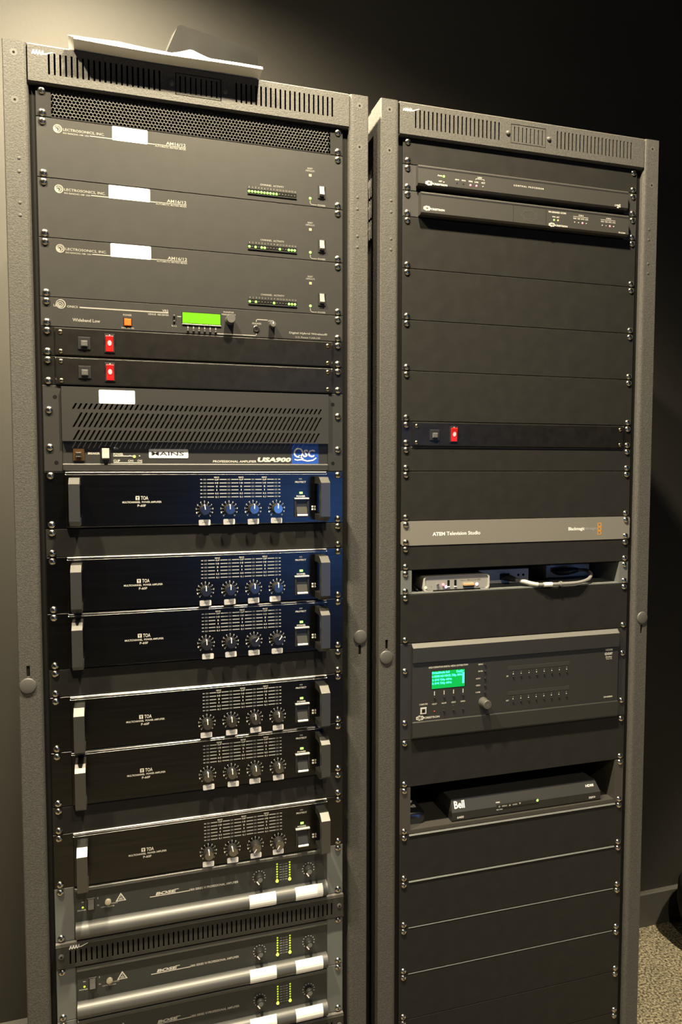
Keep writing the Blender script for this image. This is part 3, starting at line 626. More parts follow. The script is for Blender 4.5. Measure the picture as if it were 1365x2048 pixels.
# ------------------------------------------------------------------ handled multichannel amplifiers
def handled_amp(u, label, ang, stk):
    t = unit(0, u, 'multichannel_amplifier', label, 'amplifier', 'handled multichannel amplifiers')
    H2 = -2 * U
    part('faceplate', lambda b: (b.plate(-241.3, -210, H2 + 0.4, -0.4, -3, -0.2, 0.4), b.plate(210, 241.3, H2 + 0.4, -0.4, -3, -0.2, 0.4), b.plate(-211, 211, H2 + 1.6, -1.0, -9, -0.2, 1.2)), M_ANOD, t, 'toaface')
    part('edge_strip_glint', lambda b: b.prism_x([(-9.1, -4.6), (-5.0, -0.5), (-0.4, -0.5), (-0.4, -4.6)], -210.8, 210.8), M_BRIGHT, t, 'toaedge')  # whitish chamfer carries the light on the black plate's top edge
    part('chassis', lambda b: b.box(-215, 215, 0, 280, H2 + 2, -3), M_EAR, t, 'toachas')
    y = -9.2
    prof_o = [(-8.8, -9.2), (-36.5, -9.2), (-50, -18.6), (-50, -75), (-37, -83), (-8.8, -83)]
    def hd(b):
        o_ = prof_o; i_ = [(-8.8, -20.5), (-36, -20.5), (-39.5, -24.5), (-39.5, -69), (-36, -72), (-8.8, -72)]
        n = 6
        for x, fl in ((-7.8, 0), (7.8, 1)):
            pass
        vs = [(x, p[0], p[1]) for x in (-7.8, 7.8) for p in o_ + i_]
        fs = []
        for k in range(n - 1):
            fs += [(k, k + 1, 6 + k + 1, 6 + k), (12 + k + 1, 12 + k, 18 + k, 18 + k + 1)]       # two cheeks
            fs += [(k + 1, k, 12 + k, 12 + k + 1), (6 + k, 6 + k + 1, 18 + k + 1, 18 + k)]       # outer, inner skin
        fs += [(0, 6, 18, 12), (11, 5, 17, 23)]
        b.add(vs, fs)
    for x in (-196.4, 197.2): part('handle', hd, M_HANDLE, t, 'toahandle', (x, 0, 0))
    def L(b):
        b.text('TOA', -98.3, -86.8, -42.0, 6.0, y, 0.015)
        b.text('MULTICHANNEL  POWER AMPLIFIER', -126.6, -66.2, -48.6, 3.1, y, 0.012)
        b.text('P-60F', -103.6, -90.6, -54.2, 3.8, y, 0.012)
        b.text('PROTECT', 154.8, 173.6, -17.8, 3.0, y, 0.015); b.text('POWER', 157.2, 172.4, -42.0, 3.0, y, 0.015)
        for i, lx in enumerate((22.5, 62.8, 102.0)):
            b.text('MAX', lx - 4.2, lx + 4.2, -9.4, 2.2, y, 0.015)
            for k, s in enumerate(('CLIP', '10', '5', '1', '0.5', '0.1')):
                w = (3.4, 2.6, 1.5, 0.6, 2.6, 2.4)[k]; b.text(s, lx - w, lx + w, -13 - 5.75 * k, 2.8, y, 0.015)
        for kx in (2.2, 42.4, 82.4, 122.4):
            for k in range(11):
                a = math.radians(228 - 27.6 * k)
                cx, cz = kx + 13.6 * math.cos(a), -62.4 + 13.6 * math.sin(a)
                b.text(str(k), cx - 0.95, cx + 0.95, cz, 2.7, y, 0.01)
                b.seg(kx + 10.0 * math.cos(a), -62.4 + 10.0 * math.sin(a), kx + 11.4 * math.cos(a), -62.4 + 11.4 * math.sin(a), 0.5, y)
    part('lettering', L, M_PRINT, t, 'toalet')
    def lg(b):
        b.disc(-103.4, -42, 3.3, y, 6, 0); b.poly([(-106.4, -45.2), (-100.4, -45.2), (-100.4, -38.8), (-106.4, -38.8)], y + 0.02)
    def lg2(b):
        b.quad(-105.2, -101.6, -41.2, -40.2, y - 0.08); b.quad(-104.0, -102.8, -44.6, -40.2, y - 0.08)
    lo = part('maker_logo', lg, M_PRINT, t, 'toalogo'); part('logo_cutout', lg2, M_DARK, lo, 'toalogo2')
    def meter(b):
        cols = (2.9, 42.4, 82.4, 121.6); labs = (22.5, 62.8, 102.0)
        for k in range(6):
            z = -13 - 5.75 * k
            b.quad(-4.4, -1.0, z - 0.75, z + 0.75, y)
            for c, l in zip(cols, labs): b.quad(c + 4.0, l - 4.6, z - 0.75, z + 0.75, y)
            for c, l in zip(cols[1:], labs): b.quad(l + 4.6, c - 3.6, z - 0.75, z + 0.75, y)
            b.quad(125.6, 129.2, z - 0.75, z + 0.75, y)
    mt = part('meter_scale', meter, M_PRINTDIM, t, 'toameter')
    def leds(b):
        for c in (2.9, 42.4, 82.4, 121.6):
            for k in range(6): b.quad(c - 2.4, c + 2.4, -14.2 - 5.75 * k, -11.8 - 5.75 * k, y)
    part('meter_lights', leds, mat('unlit_meter', (0.13, 0.14, 0.15), 0.4), mt, 'toaleds')
    for kx, a in zip((2.2, 42.4, 82.4, 122.4), ang):
        k = part('knob', lambda b: b.lathe(0, 0, [(9.0, 0), (8.9, -3), (8.2, -13.2), (7.8, -14)], 24), M_KNOB, t, 'toaknob', (kx, -9, -62.4), True)
        part('knob_cap', lambda b: b.lathe(0, 0, [(7.5, -13.9), (7.3, -14.4)], 24), M_CAP, k, 'toacap', (0, 0, 0))
        part('pointer', lambda b: b.add([(-0.75, -14.55, 1.0), (0.75, -14.55, 1.0), (0.75, -14.55, 8.2), (-0.75, -14.55, 8.2), (0.75, -9, 8.9), (-0.75, -9, 8.9)], [(0, 1, 2, 3), (3, 2, 4, 5)]), M_LABEL, k, 'toaptr', (0, 0, 0), rot=(0, math.radians(a), 0))
    for kx, (dx, dz) in zip((2.2, 42.4, 82.4, 122.4), stk):
        s_ = sticker(t, kx - 9.6 + dx, kx + 9.4 + dx, -88 + dz, -78.8 + dz, y + 0.1, random.uniform(-0.04, 0.04), 'channel_sticker')
        part('sticker_text', lambda b: b.quad(-4, 4, -0.9, 0.9, -0.32), mat('faint_ink', (0.55, 0.55, 0.56), 0.7), s_, 'stx')
    part('protect_light', lambda b: b.quad(161.5, 166.8, -13.8, -11.4, y), mat('unlit_lens', (0.12, 0.13, 0.14), 0.4), t, 'toaprot')
    part('power_light', lambda b: b.plate(162.2, 167.8, -38, -34.6, -9.9, -8.8, 0.3), M_LEDG, t, 'toapwr')
    sw = part('power_switch', lambda b: (b.box(153.2, 178.4, -11.4, -8.8, -48, -45.2), b.box(153.2, 178.4, -11.4, -8.8, -77.6, -75.4), b.box(153.2, 156.4, -11.4, -8.8, -75.4, -48), b.box(175.2, 178.4, -11.4, -8.8, -75.4, -48)), M_BLACK, t, 'toasw')
    part('rocker', lambda b: b.prism_x([(-9, -49), (-9.6, -49), (-10.0, -60), (-15.4, -72), (-15, -74.6), (-9, -75)], 156.8, 174.8), M_BLACK, sw, 'toarock')
    part('switch_rim', lambda b: b.prism_x([(-11.3, -47.6), (-12.9, -46.6), (-12.9, -45.0), (-9, -44.6)], 153.2, 178.4), M_BRIGHT, sw, 'toarim')
    part('switch_lip', lambda b: b.prism_x([(-15.2, -72.2), (-17, -73.6), (-17, -75.2), (-15, -76)], 156.8, 174.8), M_BRIGHT, sw, 'toalip')
    def dots(b):
        for dx in (0, 4.6):
            for dz in (0, 4.6): b.text('1' if dx == 0 else '2', 183.4 + dx, 186.6 + dx, -64.4 + dz, 3.0, y, 0.04)
    part('switch_marks', dots, M_PRINT, t, 'toadots')
    screws(t, 2)
S0 = [(0, 0)] * 4
handled_amp(13, 'topmost handled amplifier, its right half tinted blue, under the blue-badge amplifier', (-8, -2, 2, 2), [(0, 0), (0, .5), (0.5, 0), (0, 1)])
handled_amp(16, 'second handled amplifier from the top, directly above another handled one', (-2, 0, 0, 0), [(0, 0), (0, 0), (0, 0), (-3, 1)])
handled_amp(18, 'third handled amplifier from the top, its two right knobs turned up', (-2, 0, 42, 38), [(3, -0.5), (1, 0), (0, 0), (0, 0)])
handled_amp(21, 'fourth handled amplifier from the top, its knobs pointing straight up', (-3, -3, -2, -1), [(-1, 0), (1, 0), (2, 0), (1, 0)])
handled_amp(23, 'fifth handled amplifier from the top, directly below another handled one', (-4, -2, -2, -1), [(2, -.5), (3, -0.5), (0, 0), (1, 1)])
handled_amp(26, 'lowest handled amplifier, its two right knobs turned down', (-3, -12, 215, 212), [(0, 0), (1, 0), (1, 2), (0, 2.5)])

# ------------------------------------------------------------------ amplifiers with the silver bar
def bar_amp(u, label):
    t = unit(0, u, 'bar_amplifier', label, 'amplifier', 'charcoal amplifiers with silver bar')
    H2 = -2 * U
    for s in (-1, 1): part('ear', lambda b: b.plate(min(s * 212, s * 241.3), max(s * 212, s * 241.3), H2 + 0.4, -0.4, -3, -0.2, 0.6), M_STEEL, t, 'boseear%d' % s)
    part('chassis', lambda b: (b.box(-212, 212, 8, 300, H2 + 2, -2), b.box(-212, -209.5, -3, 8, H2 + 2, -2), b.box(209.5, 212, -3, 8, H2 + 2, -2)), M_BOSE, t, 'bosechas')
    part('top_lip', lambda b: b.prism_x([(8, -0.8), (-7, -0.8), (-9, -2.4), (-9, -6.5), (-7.5, -8.4), (8, -9)], -210, 210), mat('lip_grey', (0.075, 0.077, 0.075), 0.45), t, 'boselip')
    part('front_panel', lambda b: b.box(-209.5, 209.5, -5, 8, -62, -7), M_BOSE, t, 'bosefront')
    def bar(b):
        p = [(8, -58.5), (-6, -59)]
        for k in range(21):
            a = PI / 2 - k / 20 * PI * 0.92
            p.append((-6 - 14 * math.cos(a), -72.5 + 13.2 * math.sin(a)))
        p += [(8, -86.5)]
        b.prism_x(p, -210, 210)
    part('silver_bar', bar, M_SILVER, t, 'bosebar', smooth=False)
    y = -5.2
    def L(b):
        b.text('BOSE', -84, -52, -33.6, 5.4, y, 0.05, 0.35)
        b.quad(-94, -29.5, -38.2, -36.8, y); b.quad(-54, -47, -31.6, -30.4, y)
        b.text('1800 SERIES VI PROFESSIONAL AMPLIFIER', -29.5, 53, -36.4, 3.9, y, 0.015)
        for kx in (89, 177):
            for k in range(11):
                a = math.radians(225 - 27 * k)
                b.quad(kx + 10.5 * math.cos(a) - 0.9, kx + 10.5 * math.cos(a) + 0.9, -34 + 10.5 * math.sin(a) - 0.7, -34 + 10.5 * math.sin(a) + 0.7, y)
        b.text('POWER', -207, -194, -40.4, 2.4, y, 0.01); b.text('ON', -177, -174, -36.4, 2.4, y); b.quad(-176, -175.4, -26, -23, y)
        b.text('LOCK', -171, -163, -40.8, 2.0, y); b.text('MASTER', -162, -150, -41.4, 2.0, y); b.text('STEREO', -155, -145, -37, 2.0, y)
    part('lettering', L, M_PRINT, t, 'boselet')
    def scale(b):
        for k in range(7):
            z = -18 - 4.6 * k
            b.quad(125, 129.4, z - 0.6, z + 0.6, y); b.text(('0', '3', '6', '9', '12', '20', '30')[k], 130.8, 133.6, z, 2.4, y); b.quad(135, 139.4, z - 0.6, z + 0.6, y)
    part('meter_scale', scale, M_PRINTDIM, t, 'bosescale')
    for x in (121, 143.4):
        for k in range(7): part('meter_light', lambda b: dome(b, 1.6, 1.0, 10, 3), M_LEDY, t, 'bosey', (x, -5, -18 - 4.6 * k + 1.4), True)
        part('meter_light', lambda b: dome(b, 2.7, 1.8, 12, 3), M_LEDYH, t, 'bosey2', (x, -5, -47.2), True, label='brightest green meter light')
    for x in (89, 177):
        k = knob(t, x, -34, -5, 7.0, 11, M_KNOB, 'knob', 'boseknob')
        part('knob_face', lambda b: b.disc(0, 0, 4.4, -11.2, 18), M_STEEL, k, 'boseface')
        part('pointer', lambda b: b.seg(-6.0, -1.2, -1.6, -7.6, 2.0, -11.3), M_LABEL, k, 'boseptr')
    sw = part('power_switch', lambda b: b.plate(-192.5, -180, -42, -22, -6.6, -4.8, 0.5), M_BLACK, t, 'bosesw')
    part('rocker', lambda b: b.prism_x([(-6.4, -40), (-11, -38.6), (-8.4, -31), (-7, -24), (-6.4, -24)], -190.6, -182), M_ROCKER, sw, 'boserk')
    led(t, -199, -36.2, 1.8, -5, M_LEDY, 'power_light'); part('lamp_mark', lambda b: b.quad(-201, -197, -28, -26.4, y), M_PRINTDIM, t, 'boselm')
    part('key_lock', lambda b: b.lathe(0, 0, [(5, 0), (5, -3), (4, -3.6)], 16), mat('lock_brass', (0.6, 0.56, 0.46), 0.35, metal=0.6), t, 'boselock', (-160, -5, -33), True)
    def tri(b):
        b.poly([(-148.5, -35.5), (-131.5, -35.5), (-140, -21.5)], y)
    w = part('warning_triangle', tri, M_PRINT, t, 'bosetri')
    part('warning_mark', lambda b: (b.poly([(-145.5, -34), (-134.5, -34), (-140, -24.8)], y - 0.1)), M_BOSE, w, 'bosetri2')
    part('warning_text', lambda b: (b.quad(-143.2, -136.8, -33, -32, y - 0.2), b.quad(-142.4, -137.6, -31.2, -30.2, y - 0.2), b.quad(-140.4, -139.6, -29.4, -26.6, y - 0.2)), M_PRINT, w, 'bosetri3')
    # stickers wrap over the bar
    def stk(x0, x1):
        def f(b):
            p = []
            for k in range(8):
                a = PI / 2 * 0.72 - k / 7 * PI * 0.62
                p.append((-6 - 14.4 * math.cos(a), -72.5 + 13.6 * math.sin(a)))
            vs = [(x, q[0], q[1]) for q in p for x in (x0, x1)]
            b.add(vs, [(2 * k, 2 * k + 2, 2 * k + 3, 2 * k + 1) for k in range(7)])
        return f
    for n, (x0, x1) in enumerate(((70, 116.5), (151, 200.5))): part('label_sticker', stk(x0, x1), M_LABEL, t, 'bosest%d' % n)
    screws(t, 2)
bar_amp(28, 'charcoal amplifier with silver bar just above the slotted vent strip')
bar_amp(31, 'charcoal amplifier with silver bar just under the slotted vent strip')
bar_amp(33, 'charcoal amplifier with silver bar at the bottom edge of the picture')

def slot_vent(u, label):
    t = unit(0, u, 'vent_panel', label, 'vent panel', 'slotted vent strips')
    xs = [-219 + 8.1 * k for k in range(55)]
    def f(b):
        yf = -11
        slot_plate(b, -241, 241, -39.5, -2.2, xs, 2.4, -34.4, -12, yf, yf + 1.6)
        b.prism_x([(yf, -2.2), (yf + 1.2, -0.5), (-0.4, -0.5), (-0.4, -2.2)], -241, 241)
        b.prism_x([(yf, -39.5), (yf + 1.4, -39.5), (-0.4, -41.4), (-0.4, -43), (yf + 1, -41)], -241, 241)
        b.box(-241, -239.6, yf, -0.4, -41, -1); b.box(239.6, 241, yf, -0.4, -41, -1)
    p = part('panel', f, mat('vent_strip_paint', (0.034, 0.033, 0.031), 0.5, spec=0.3, bump=0.1, bscale=1200), t, 'slotvent')
    part('top_fold_glint', lambda b: b.prism_x([(-11.2, -3.4), (-8.6, -0.4), (-1, -0.4), (-1, -1.4), (-8, -1.6), (-10.8, -3.6)], -241, 241), mat('fold_glint_grey', (0.16, 0.155, 0.145), 0.42), t, 'slotglint')  # lighter grey paints the bright lit line along the fold
    part('shade_backing', lambda b: b.box(-238, 238, -1.4, -0.6, -40, -2), M_VOID, t, 'slotback')
    part('maker_logo', lambda b: maker_logo(b, -221, -6.5, 0.95, -11.2), M_LABEL, t, 'slotlogo')
    for x in (-232.55, 232.55):
        s = part('bolt', lambda b: b.lathe(0, 0, [(4.4, 0), (4.2, -1.2), (3.6, -1.6)], 16), M_GKNOB, t, 'vbolt', (x, -11, -19.5), True)
        part('bolt_socket', lambda b: b.disc(0, 0, 1.8, -1.7, 6), M_DARK, s, 'vboltsock')
slot_vent(30, 'black slotted vent strip between two charcoal amplifiers, white scribble logo')
slot_vent(35, 'black slotted vent strip under the lowest charcoal amplifier')
for u, lab in ((36, 'black blank panel just under the lowest slotted vent strip'), (38, 'third black blank panel up from the floor in the left rack'), (40, 'second black blank panel up from the floor in the left rack'), (42, 'lowest black blank panel near the floor in the left rack')): blank(0, u, 2, lab)

# ------------------------------------------------------------------ right rack: slim control units
def flower(b, cx, cz, sx, sz, y):
    """ring of petals like the swirl mark"""
    for k in range(7):
        a = 2 * PI * k / 7
        ex, ez = cx + 0.62 * sx * math.cos(a), cz + 0.6 * sz * math.sin(a)
        b.add([(ex + 0.36 * sx * math.cos(2 * PI * q / 8), y, ez + 0.38 * sz * math.sin(2 * PI * q / 8)) for q in range(8)], [tuple(range(8))])
    n = 20
    vs = [(cx + q * sx * math.cos(2 * PI * k / n), y, cz + q * sz * math.sin(2 * PI * k / n)) for q in (0.26, 0.66) for k in range(n)]
    b.add(vs, [(k, n + k, n + (k + 1) % n, (k + 1) % n)[::-1] for k in range(n)])
def crest(b, x0, x1, z, y, h=5.6):
    w = (x1 - x0); flower(b, x0 + 0.18 * w, z + 0.6, 0.19 * w, h * 0.8, y)
    b.text('CRESTRON', x0 + 0.36 * w, x1, z, h * 0.62, y, 0.03)
def slim(u, name, label, xa, xb, zt, zb, yf):
    t = unit(1, u, name, label, 'control unit', 'slim control units')
    part('ear', lambda b: b.plate(-241.3, xa + 1, -U + 0.5, -0.5, -3, -0.2, 0.5), M_EAR, t); part('ear', lambda b: b.plate(xb - 1, 241.3, -U + 0.5, -0.5, -3, -0.2, 0.5), M_EAR, t)
    def f(b):
        p = [(6, zt), (yf + 4, zt)]
        for k in range(1, 6):
            a = k / 6 * PI / 2; p.append((yf + 4 - 4 * math.sin(a), zt - 4 * (1 - math.cos(a))))
        p += [(yf, zt - 4), (yf + 0.8, zt - 6.4), (yf + 0.8, zb + 3), (yf + 4, zb), (6, zb)]
        b.prism_x(p, xa, xb)
    part('case', f, mat('control_unit_grey', (0.046, 0.045, 0.043), 0.42, spec=0.5, bump=0.08, bscale=1400), t)
    screws(t, 1)
    return t, yf + 0.6
t, y = slim(1, 'control_processor', 'slim grey control unit, upper of two, with curved top edge', -217, 214, -1.8, -36.5, -14)
def L(b):
    crest(b, -204, -162, -34.0 + 1.5, y)
    b.text('PWR', -180, -171.5, -17.2, 2.6, y, 0.02); b.text('NET', -178, -171.5, -26.6, 2.4, y, 0.02)
    for x, s in ((-143, 'HW-R'), (-130.4, 'SW-R'), (-116.8, 'MSG'), (-105, 'LNK'), (-92, 'ACT')): b.text(s, x - 3.8, x + 3.8, -20.4, 2.5, y, 0.02)
    b.text('LAN', -103, -95, -12.0, 2.8, y, 0.02); b.quad(-107, -90, -15.0, -14.4, y); b.quad(-107, -106.4, -17, -14.4, y); b.quad(-90.6, -90, -17, -14.4, y)
    b.text('C O N T R O L   P R O C E S S O R', -31, 31, -17.6, 2.8, y, 0.02)
    b.text('CP', 184, 188.6, -31, 3.6, y, 0.02); b.text('2', 188.8, 193, -32.2, 6.6, y, 0.05); b.text('E', 193.4, 197, -31, 5.4, y, 0.04)
part('lettering', L, M_PRINT, t)
led(t, -168.4, -17.6, 2.2, y + 0.2, M_LEDG, 'power_light'); led(t, -168.3, -27.6, 1.4, y + 0.2, M_LEDOFF)
for x in (-143.2, -130.6): part('reset_hole', lambda b: b.disc(0, 0, 1.3, -0.1, 10), M_DARK, t, 'rsthole', (x, y + 0.1, -26.5))
for x in (-116.9, -105.1): led(t, x, -27, 2.0, y + 0.2, M_LEDR)
led(t, -92.3, -27, 1.4, y + 0.2, M_LEDOFF)
t, y = slim(2, 'serial_control_module', 'slim grey control unit, lower of two, with faint swirl mark', -212.5, 214, -3.4, -42.0, -17)
part('seam', lambda b: (b.quad(-32.8, -32.2, -41, -10, y), b.quad(34.4, 35, -41, -10, y)), M_DARK, t)
def L(b):
    crest(b, -208.5, -168, -32.4, y)
    b.text('RS-232/422 COM', 40, 76.5, -13.6, 3.0, y, 0.03)
    b.text('PWR', 48, 54.6, -22.0, 2.5, y, 0.02); b.text('NET', 56.6, 62.6, -22.0, 2.5, y, 0.02)
    crest(b, 40, 80, -37.0, y, 5.0)
    for ox, s in ((95.5, 'COM A'), (155.4, 'COM B')):
        b.text(s, ox + 8, ox + 19, -14.0, 2.6, y, 0.02); b.quad(ox - 3.5, ox + 29, -17.3, -16.7, y)
        for k, q in enumerate(('RXD', 'TXD', 'RTS', 'CTS')): b.text(q, ox - 3 + 8.4 * k, ox + 3.4 + 8.4 * k, -20.4, 2.5, y, 0.02)
    b.text('ST-COM', 191.5, 206.5, -37.4, 2.8, y, 0.03)
part('lettering', L, M_PRINT, t)
def swirl(b):
    for k in range(7):
        p = []
        for q in range(9):
            a = math.radians(51.4 * k + 11 * q); r = 8 + 0.75 * q
            p.append((0.5 + 1.25 * r * math.cos(a), -24.5 + 0.72 * r * math.sin(a)))
        for q in range(8): b.seg(*p[q], *p[q + 1], 0.5 + 0.12 * q, y)
part('swirl_mark', swirl, mat('embossed_grey', (0.075, 0.075, 0.072), 0.4), t)
led(t, 51.7, -27.6, 1.7, y + 0.2, M_LEDG, 'power_light'); led(t, 60.0, -27.6, 1.7, y + 0.2, M_LEDA)
for ox in (95.5, 155.4):
    for k in range(4): led(t, ox + 8.4 * k, -27.6, 1.9 if k == 2 else 1.2, y + 0.2, M_LEDR if k == 2 else M_LEDOFF)

# ------------------------------------------------------------------ pale grey faceplate
t = unit(1, 15, 'video_switcher', 'pale warm grey faceplate with orange logo in the right rack', 'video switcher')
def f(b):
    c = 3.0; x, za, zb = 241.8, -U + 0.2, -0.2
    b.prism_y([(-x + c, za), (x - c, za), (x, za + c), (x, zb - c), (x - c, zb), (-x + c, zb), (-x, zb - c), (-x, za + c)], -4, -0.2)
part('faceplate', f, M_ATEM, t)
part('chassis', lambda b: b.box(-215, 215, 0, 160, -U + 2, -2), M_EAR, t, 'chas1b')
y = -4.2
part('lettering', lambda b: (b.text('ATEM', -181, -156, -24.4, 6.6, y, 0.035), b.text('Television Studio', -153, -85, -24.0, 6.9, y, 0.02), b.text('Blackmagic', 102.5, 138.6, -22.6, 8.2, y, 0.025)), M_LABEL, t)
part('lettering', lambda b: b.text('design', 139.4, 165, -22.6, 7.2, y, 0.0), M_PRINTDIM, t, label='thin grey word design')
def sq(b):
    for k in range(3):
        cz = -15.2 - 7.9 * k; w, h, th = 4.2, 3.7, 1.1
        for p in (((-w, h - th), (w, h)), ((-w, -h), (w, -h + th)), ((-w, -h), (-w + th, h)), ((w - th, -h), (w, h))):
            b.quad(172 + p[0][0], 172 + p[1][0], cz + p[0][1], cz + p[1][1], y)
part('maker_logo', sq, M_LOGO_O, t, label='orange logo of three stacked squares')
screws(t, 1, -4)

# ------------------------------------------------------------------ shelves
def shelf(u, n, label, earm, lip):
    t = unit(1, u, 'rack_shelf', label, 'rack shelf', 'rack shelves'); H = -n * U
    for s in (-1, 1):
        part('bracket', lambda b: (b.plate(min(s * 222, s * 241.3), max(s * 222, s * 241.3), H + 0.6, -0.6, -3, -0.2, 0.5), b.box(min(s * 220.5, s * 222.5), max(s * 220.5, s * 222.5), -3, 330, H + 0.8, -0.8)), earm, t)
    part('tray', lambda b: (b.box(-221, 221, -2.6, 330, H + lip - 1.6, H + lip), b.box(-221, 221, -3, -1.2, H + 0.6, H + lip - 0.2)), earm, t)
    part('rear_lip', lambda b: b.box(-221, 221, 328, 330, H + lip, H + lip + 25), M_EAR, t)
    part('cavity_top', lambda b: b.box(-221, 221, 6, 330, -2.4, -1.2), M_DARK, t)
    screws(t, n)
    return t
shelf(17, 1, 'shallow grey rack shelf holding small silver boxes', M_STEEL, 2.6)
shelf(26, 2, 'deep black rack shelf holding a set-top box', mat('dark_shelf_paint', (0.05, 0.048, 0.045), 0.4), 7.6)

SZ = -18 * U + 2.6
def rthing(name, label, cat, x, y, z, rz=0.0, group=None):
    return thing(name, label, cat, rpos(1, x, y, z), RACK[1][1] + rz, group)
# streaming encoder
t = rthing('streaming_encoder', 'small silver encoder with rounded corners and red lights', 'encoder', -128, 3, SZ)
def rr(w, h, r, z0, n=5):
    p = []
    for cx, cz, a0 in ((w - r, h - r, 0), (-w + r, h - r, 90), (-w + r, r, 180), (w - r, r, 270)):
        for k in range(n + 1):
            a = math.radians(a0 + 90 * k / n); p.append((cx + r * math.cos(a), z0 + cz + r * math.sin(a)))
    return p
def ring(b):
    o = rr(67, 27.6, 6, 0.5); i = [(x * 0.955, 1.2 + (z - 0.5) * 0.9 + 0.8) for x, z in o]; n = len(o)
    vs = [(x, 0, z) for x, z in o] + [(x, 0, z) for x, z in i] + [(x, 130, z) for x, z in o] + [(x, 3, z) for x, z in i]
    b.add(vs, [(k, (k + 1) % n, n + (k + 1) % n, n + k) for k in range(n)] + [(k, 2 * n + k, 2 * n + (k + 1) % n, (k + 1) % n) for k in range(n)] + [(n + k, n + (k + 1) % n, 3 * n + (k + 1) % n, 3 * n + k) for k in range(n)] + [tuple(range(2 * n, 3 * n))])
part('case', ring, mat('pale_case', (0.45, 0.445, 0.43), 0.45), t)
part('front_face', lambda b: b.prism_y([(x * 0.957, 1.6 + (z - 0.5) * 0.91 + 0.6) for x, z in rr(67, 27.6, 6, 0.5)], 1.6, 3.4), M_ALU, t)
for x in (-57, 57): part('foot', lambda b: b.box(x - 8, x + 8, -0.5, 12, 0, 2.0), M_ALU, t)
part('underside_gap', lambda b: b.box(-48, 48, -0.3, 1.2, 0.5, 2.4), M_DARK, t)
for x in (-38, -27): part('button', lambda b: b.lathe(0, 0, [(2.6, 0), (2.4, -2.4), (1.6, -3)], 12), M_CHROME if x < -30 else M_LEDR, t, None, (x, 1.6, 11.5), True)
for x in (-16.5, -2.5):
    pt = part('port', lambda b: b.box(x - 2.3, x + 2.3, 1.2, 2, 8, 19.5), M_DARK, t)
    part('port_lip', lambda b: b.box(x - 2.5, x + 2.5, 0.2, 1.8, 6.6, 8.2), M_LABEL, pt)
part('card_slot', lambda b: (b.box(13, 34.5, -2.6, 1.6, 6, 8.6)), M_DARK, t)
part('card', lambda b: b.box(13.5, 34, -3.4, 1.6, 8.6, 12.4), M_TAN, t)
led(t, -21.4, 7.2, 2.8, 1.6, M_LEDW, 'status_light'); led(t, 41.5, 9.6, 3.2, 1.6, M_LEDW, 'status_light'); led(t, -62.3, 7.6, 2.6, 0.4, mat('pale_green_led', (0.8, 1, 0.5), 0.3, emit=(0.75, 0.9, 0.4), estr=0.9), 'power_light')
part('lettering', lambda b: (b.text('Matrox', 7.5, 20, 17.8, 2.6, 1.5, 0.0), b.text('Monarch HD', 22, 49, 18.0, 3.4, 1.5, 0.02), b.text('i', -51, -50.2, 8.6, 4.4, 1.5)), mat('dark_print', (0.1, 0.1, 0.1), 0.6), t)
# two converter boxes
def conv(x0, x1, y, h, label, left):
    xc = (x0 + x1) / 2; w = (x1 - x0) / 2
    t = rthing('converter_box', label, 'converter', xc, y, SZ, 0, 'small converter boxes')
    part('case', lambda b: b.plate(-w, w, 1, h, 0, 105, 0.8), mat('grey_violet_case', (0.55, 0.53, 0.52), 0.5), t)
    for a in (-w + 12, w - 12):
        for c in (0, 80): part('foot', lambda b: b.box(a - 4, a + 4, 6 + c, 14 + c, 0, 1.2), M_BLACK, t)
    hs = ((-0.12, 17), (0.58, 16), (0.78, 16)) if left else ((-0.42, 16),)
    for fx, z in hs: part('hole', lambda b: b.lathe(0, 0, [(2.6, 0), (2.6, -0.3)], 12), M_DARK, t, None, (fx * w, 0, z))
    part('socket', lambda b: b.plate(-9 if left else -13, 12 if left else 16, 8, 20, -0.6, 0.2, 0.3), M_DARK, t)
    if not left:
        sw = part('dip_switch', lambda b: b.plate(-0.82 * w, -0.62 * w, 12.5, 21.5, -0.8, 0.2, 0.3), mat('dark_red', (0.28, 0.02, 0.02), 0.5), t)
        part('lever', lambda b: b.box(-0.72 * w, -0.66 * w, -2, -0.6, 15, 20), mat('red_lever', (0.55, 0.04, 0.03), 0.5), sw)
    part('lettering', lambda b: (b.text('SDI IN', -0.3 * w, 0.0, 23.4, 1.8, -0.1), b.text('LOOP', -0.35 * w, -0.1 * w, 5, 1.8, -0.1)), mat('dark_print', (0.1, 0.1, 0.1), 0.6), t)
    return t
conv(-60, 49, 48, 28.5, 'silver converter box right behind the encoder, cable plugged in', True)
conv(113, 216, 86, 26.5, 'silver converter box with red switch at the right shelf end', False)
# cable between the converters
def ctube(pts, r): return lambda b: b.tube(pts, r, 12)
def bez(P, n=28):
    """Catmull-Rom through points"""
    out = []
    Q = [P[0]] + P + [P[-1]]
    for i in range(1, len(Q) - 2):
        for k in range(n // (len(P) - 1)):
            s = k / (n // (len(P) - 1)); p0, p1, p2, p3 = (Vector(Q[i + j]) for j in (-1, 0, 1, 2))
            out.append(tuple(0.5 * ((2 * p1) + (-p0 + p2) * s + (2 * p0 - 5 * p1 + 4 * p2 - p3) * s * s + (-p0 + 3 * p1 - 3 * p2 + p3) * s ** 3)))
    return out + [P[-1]]
t = rthing('video_cable', 'grey cable with black plugs looping between the converter boxes', 'cable', 0, 0, SZ)
cp = [(2, 22, 12), (14, 8, 9.5), (34, -4, 4.6), (60, -9, 4.4), (95, -9, 4.2), (125, -8, 5.0), (152, 0, 9), (171, 18, 16), (176, 42, 20), (166, 58, 19)]
part('jacket', ctube(bez(cp, 63), 3.4), M_CABLE, t, smooth=True)
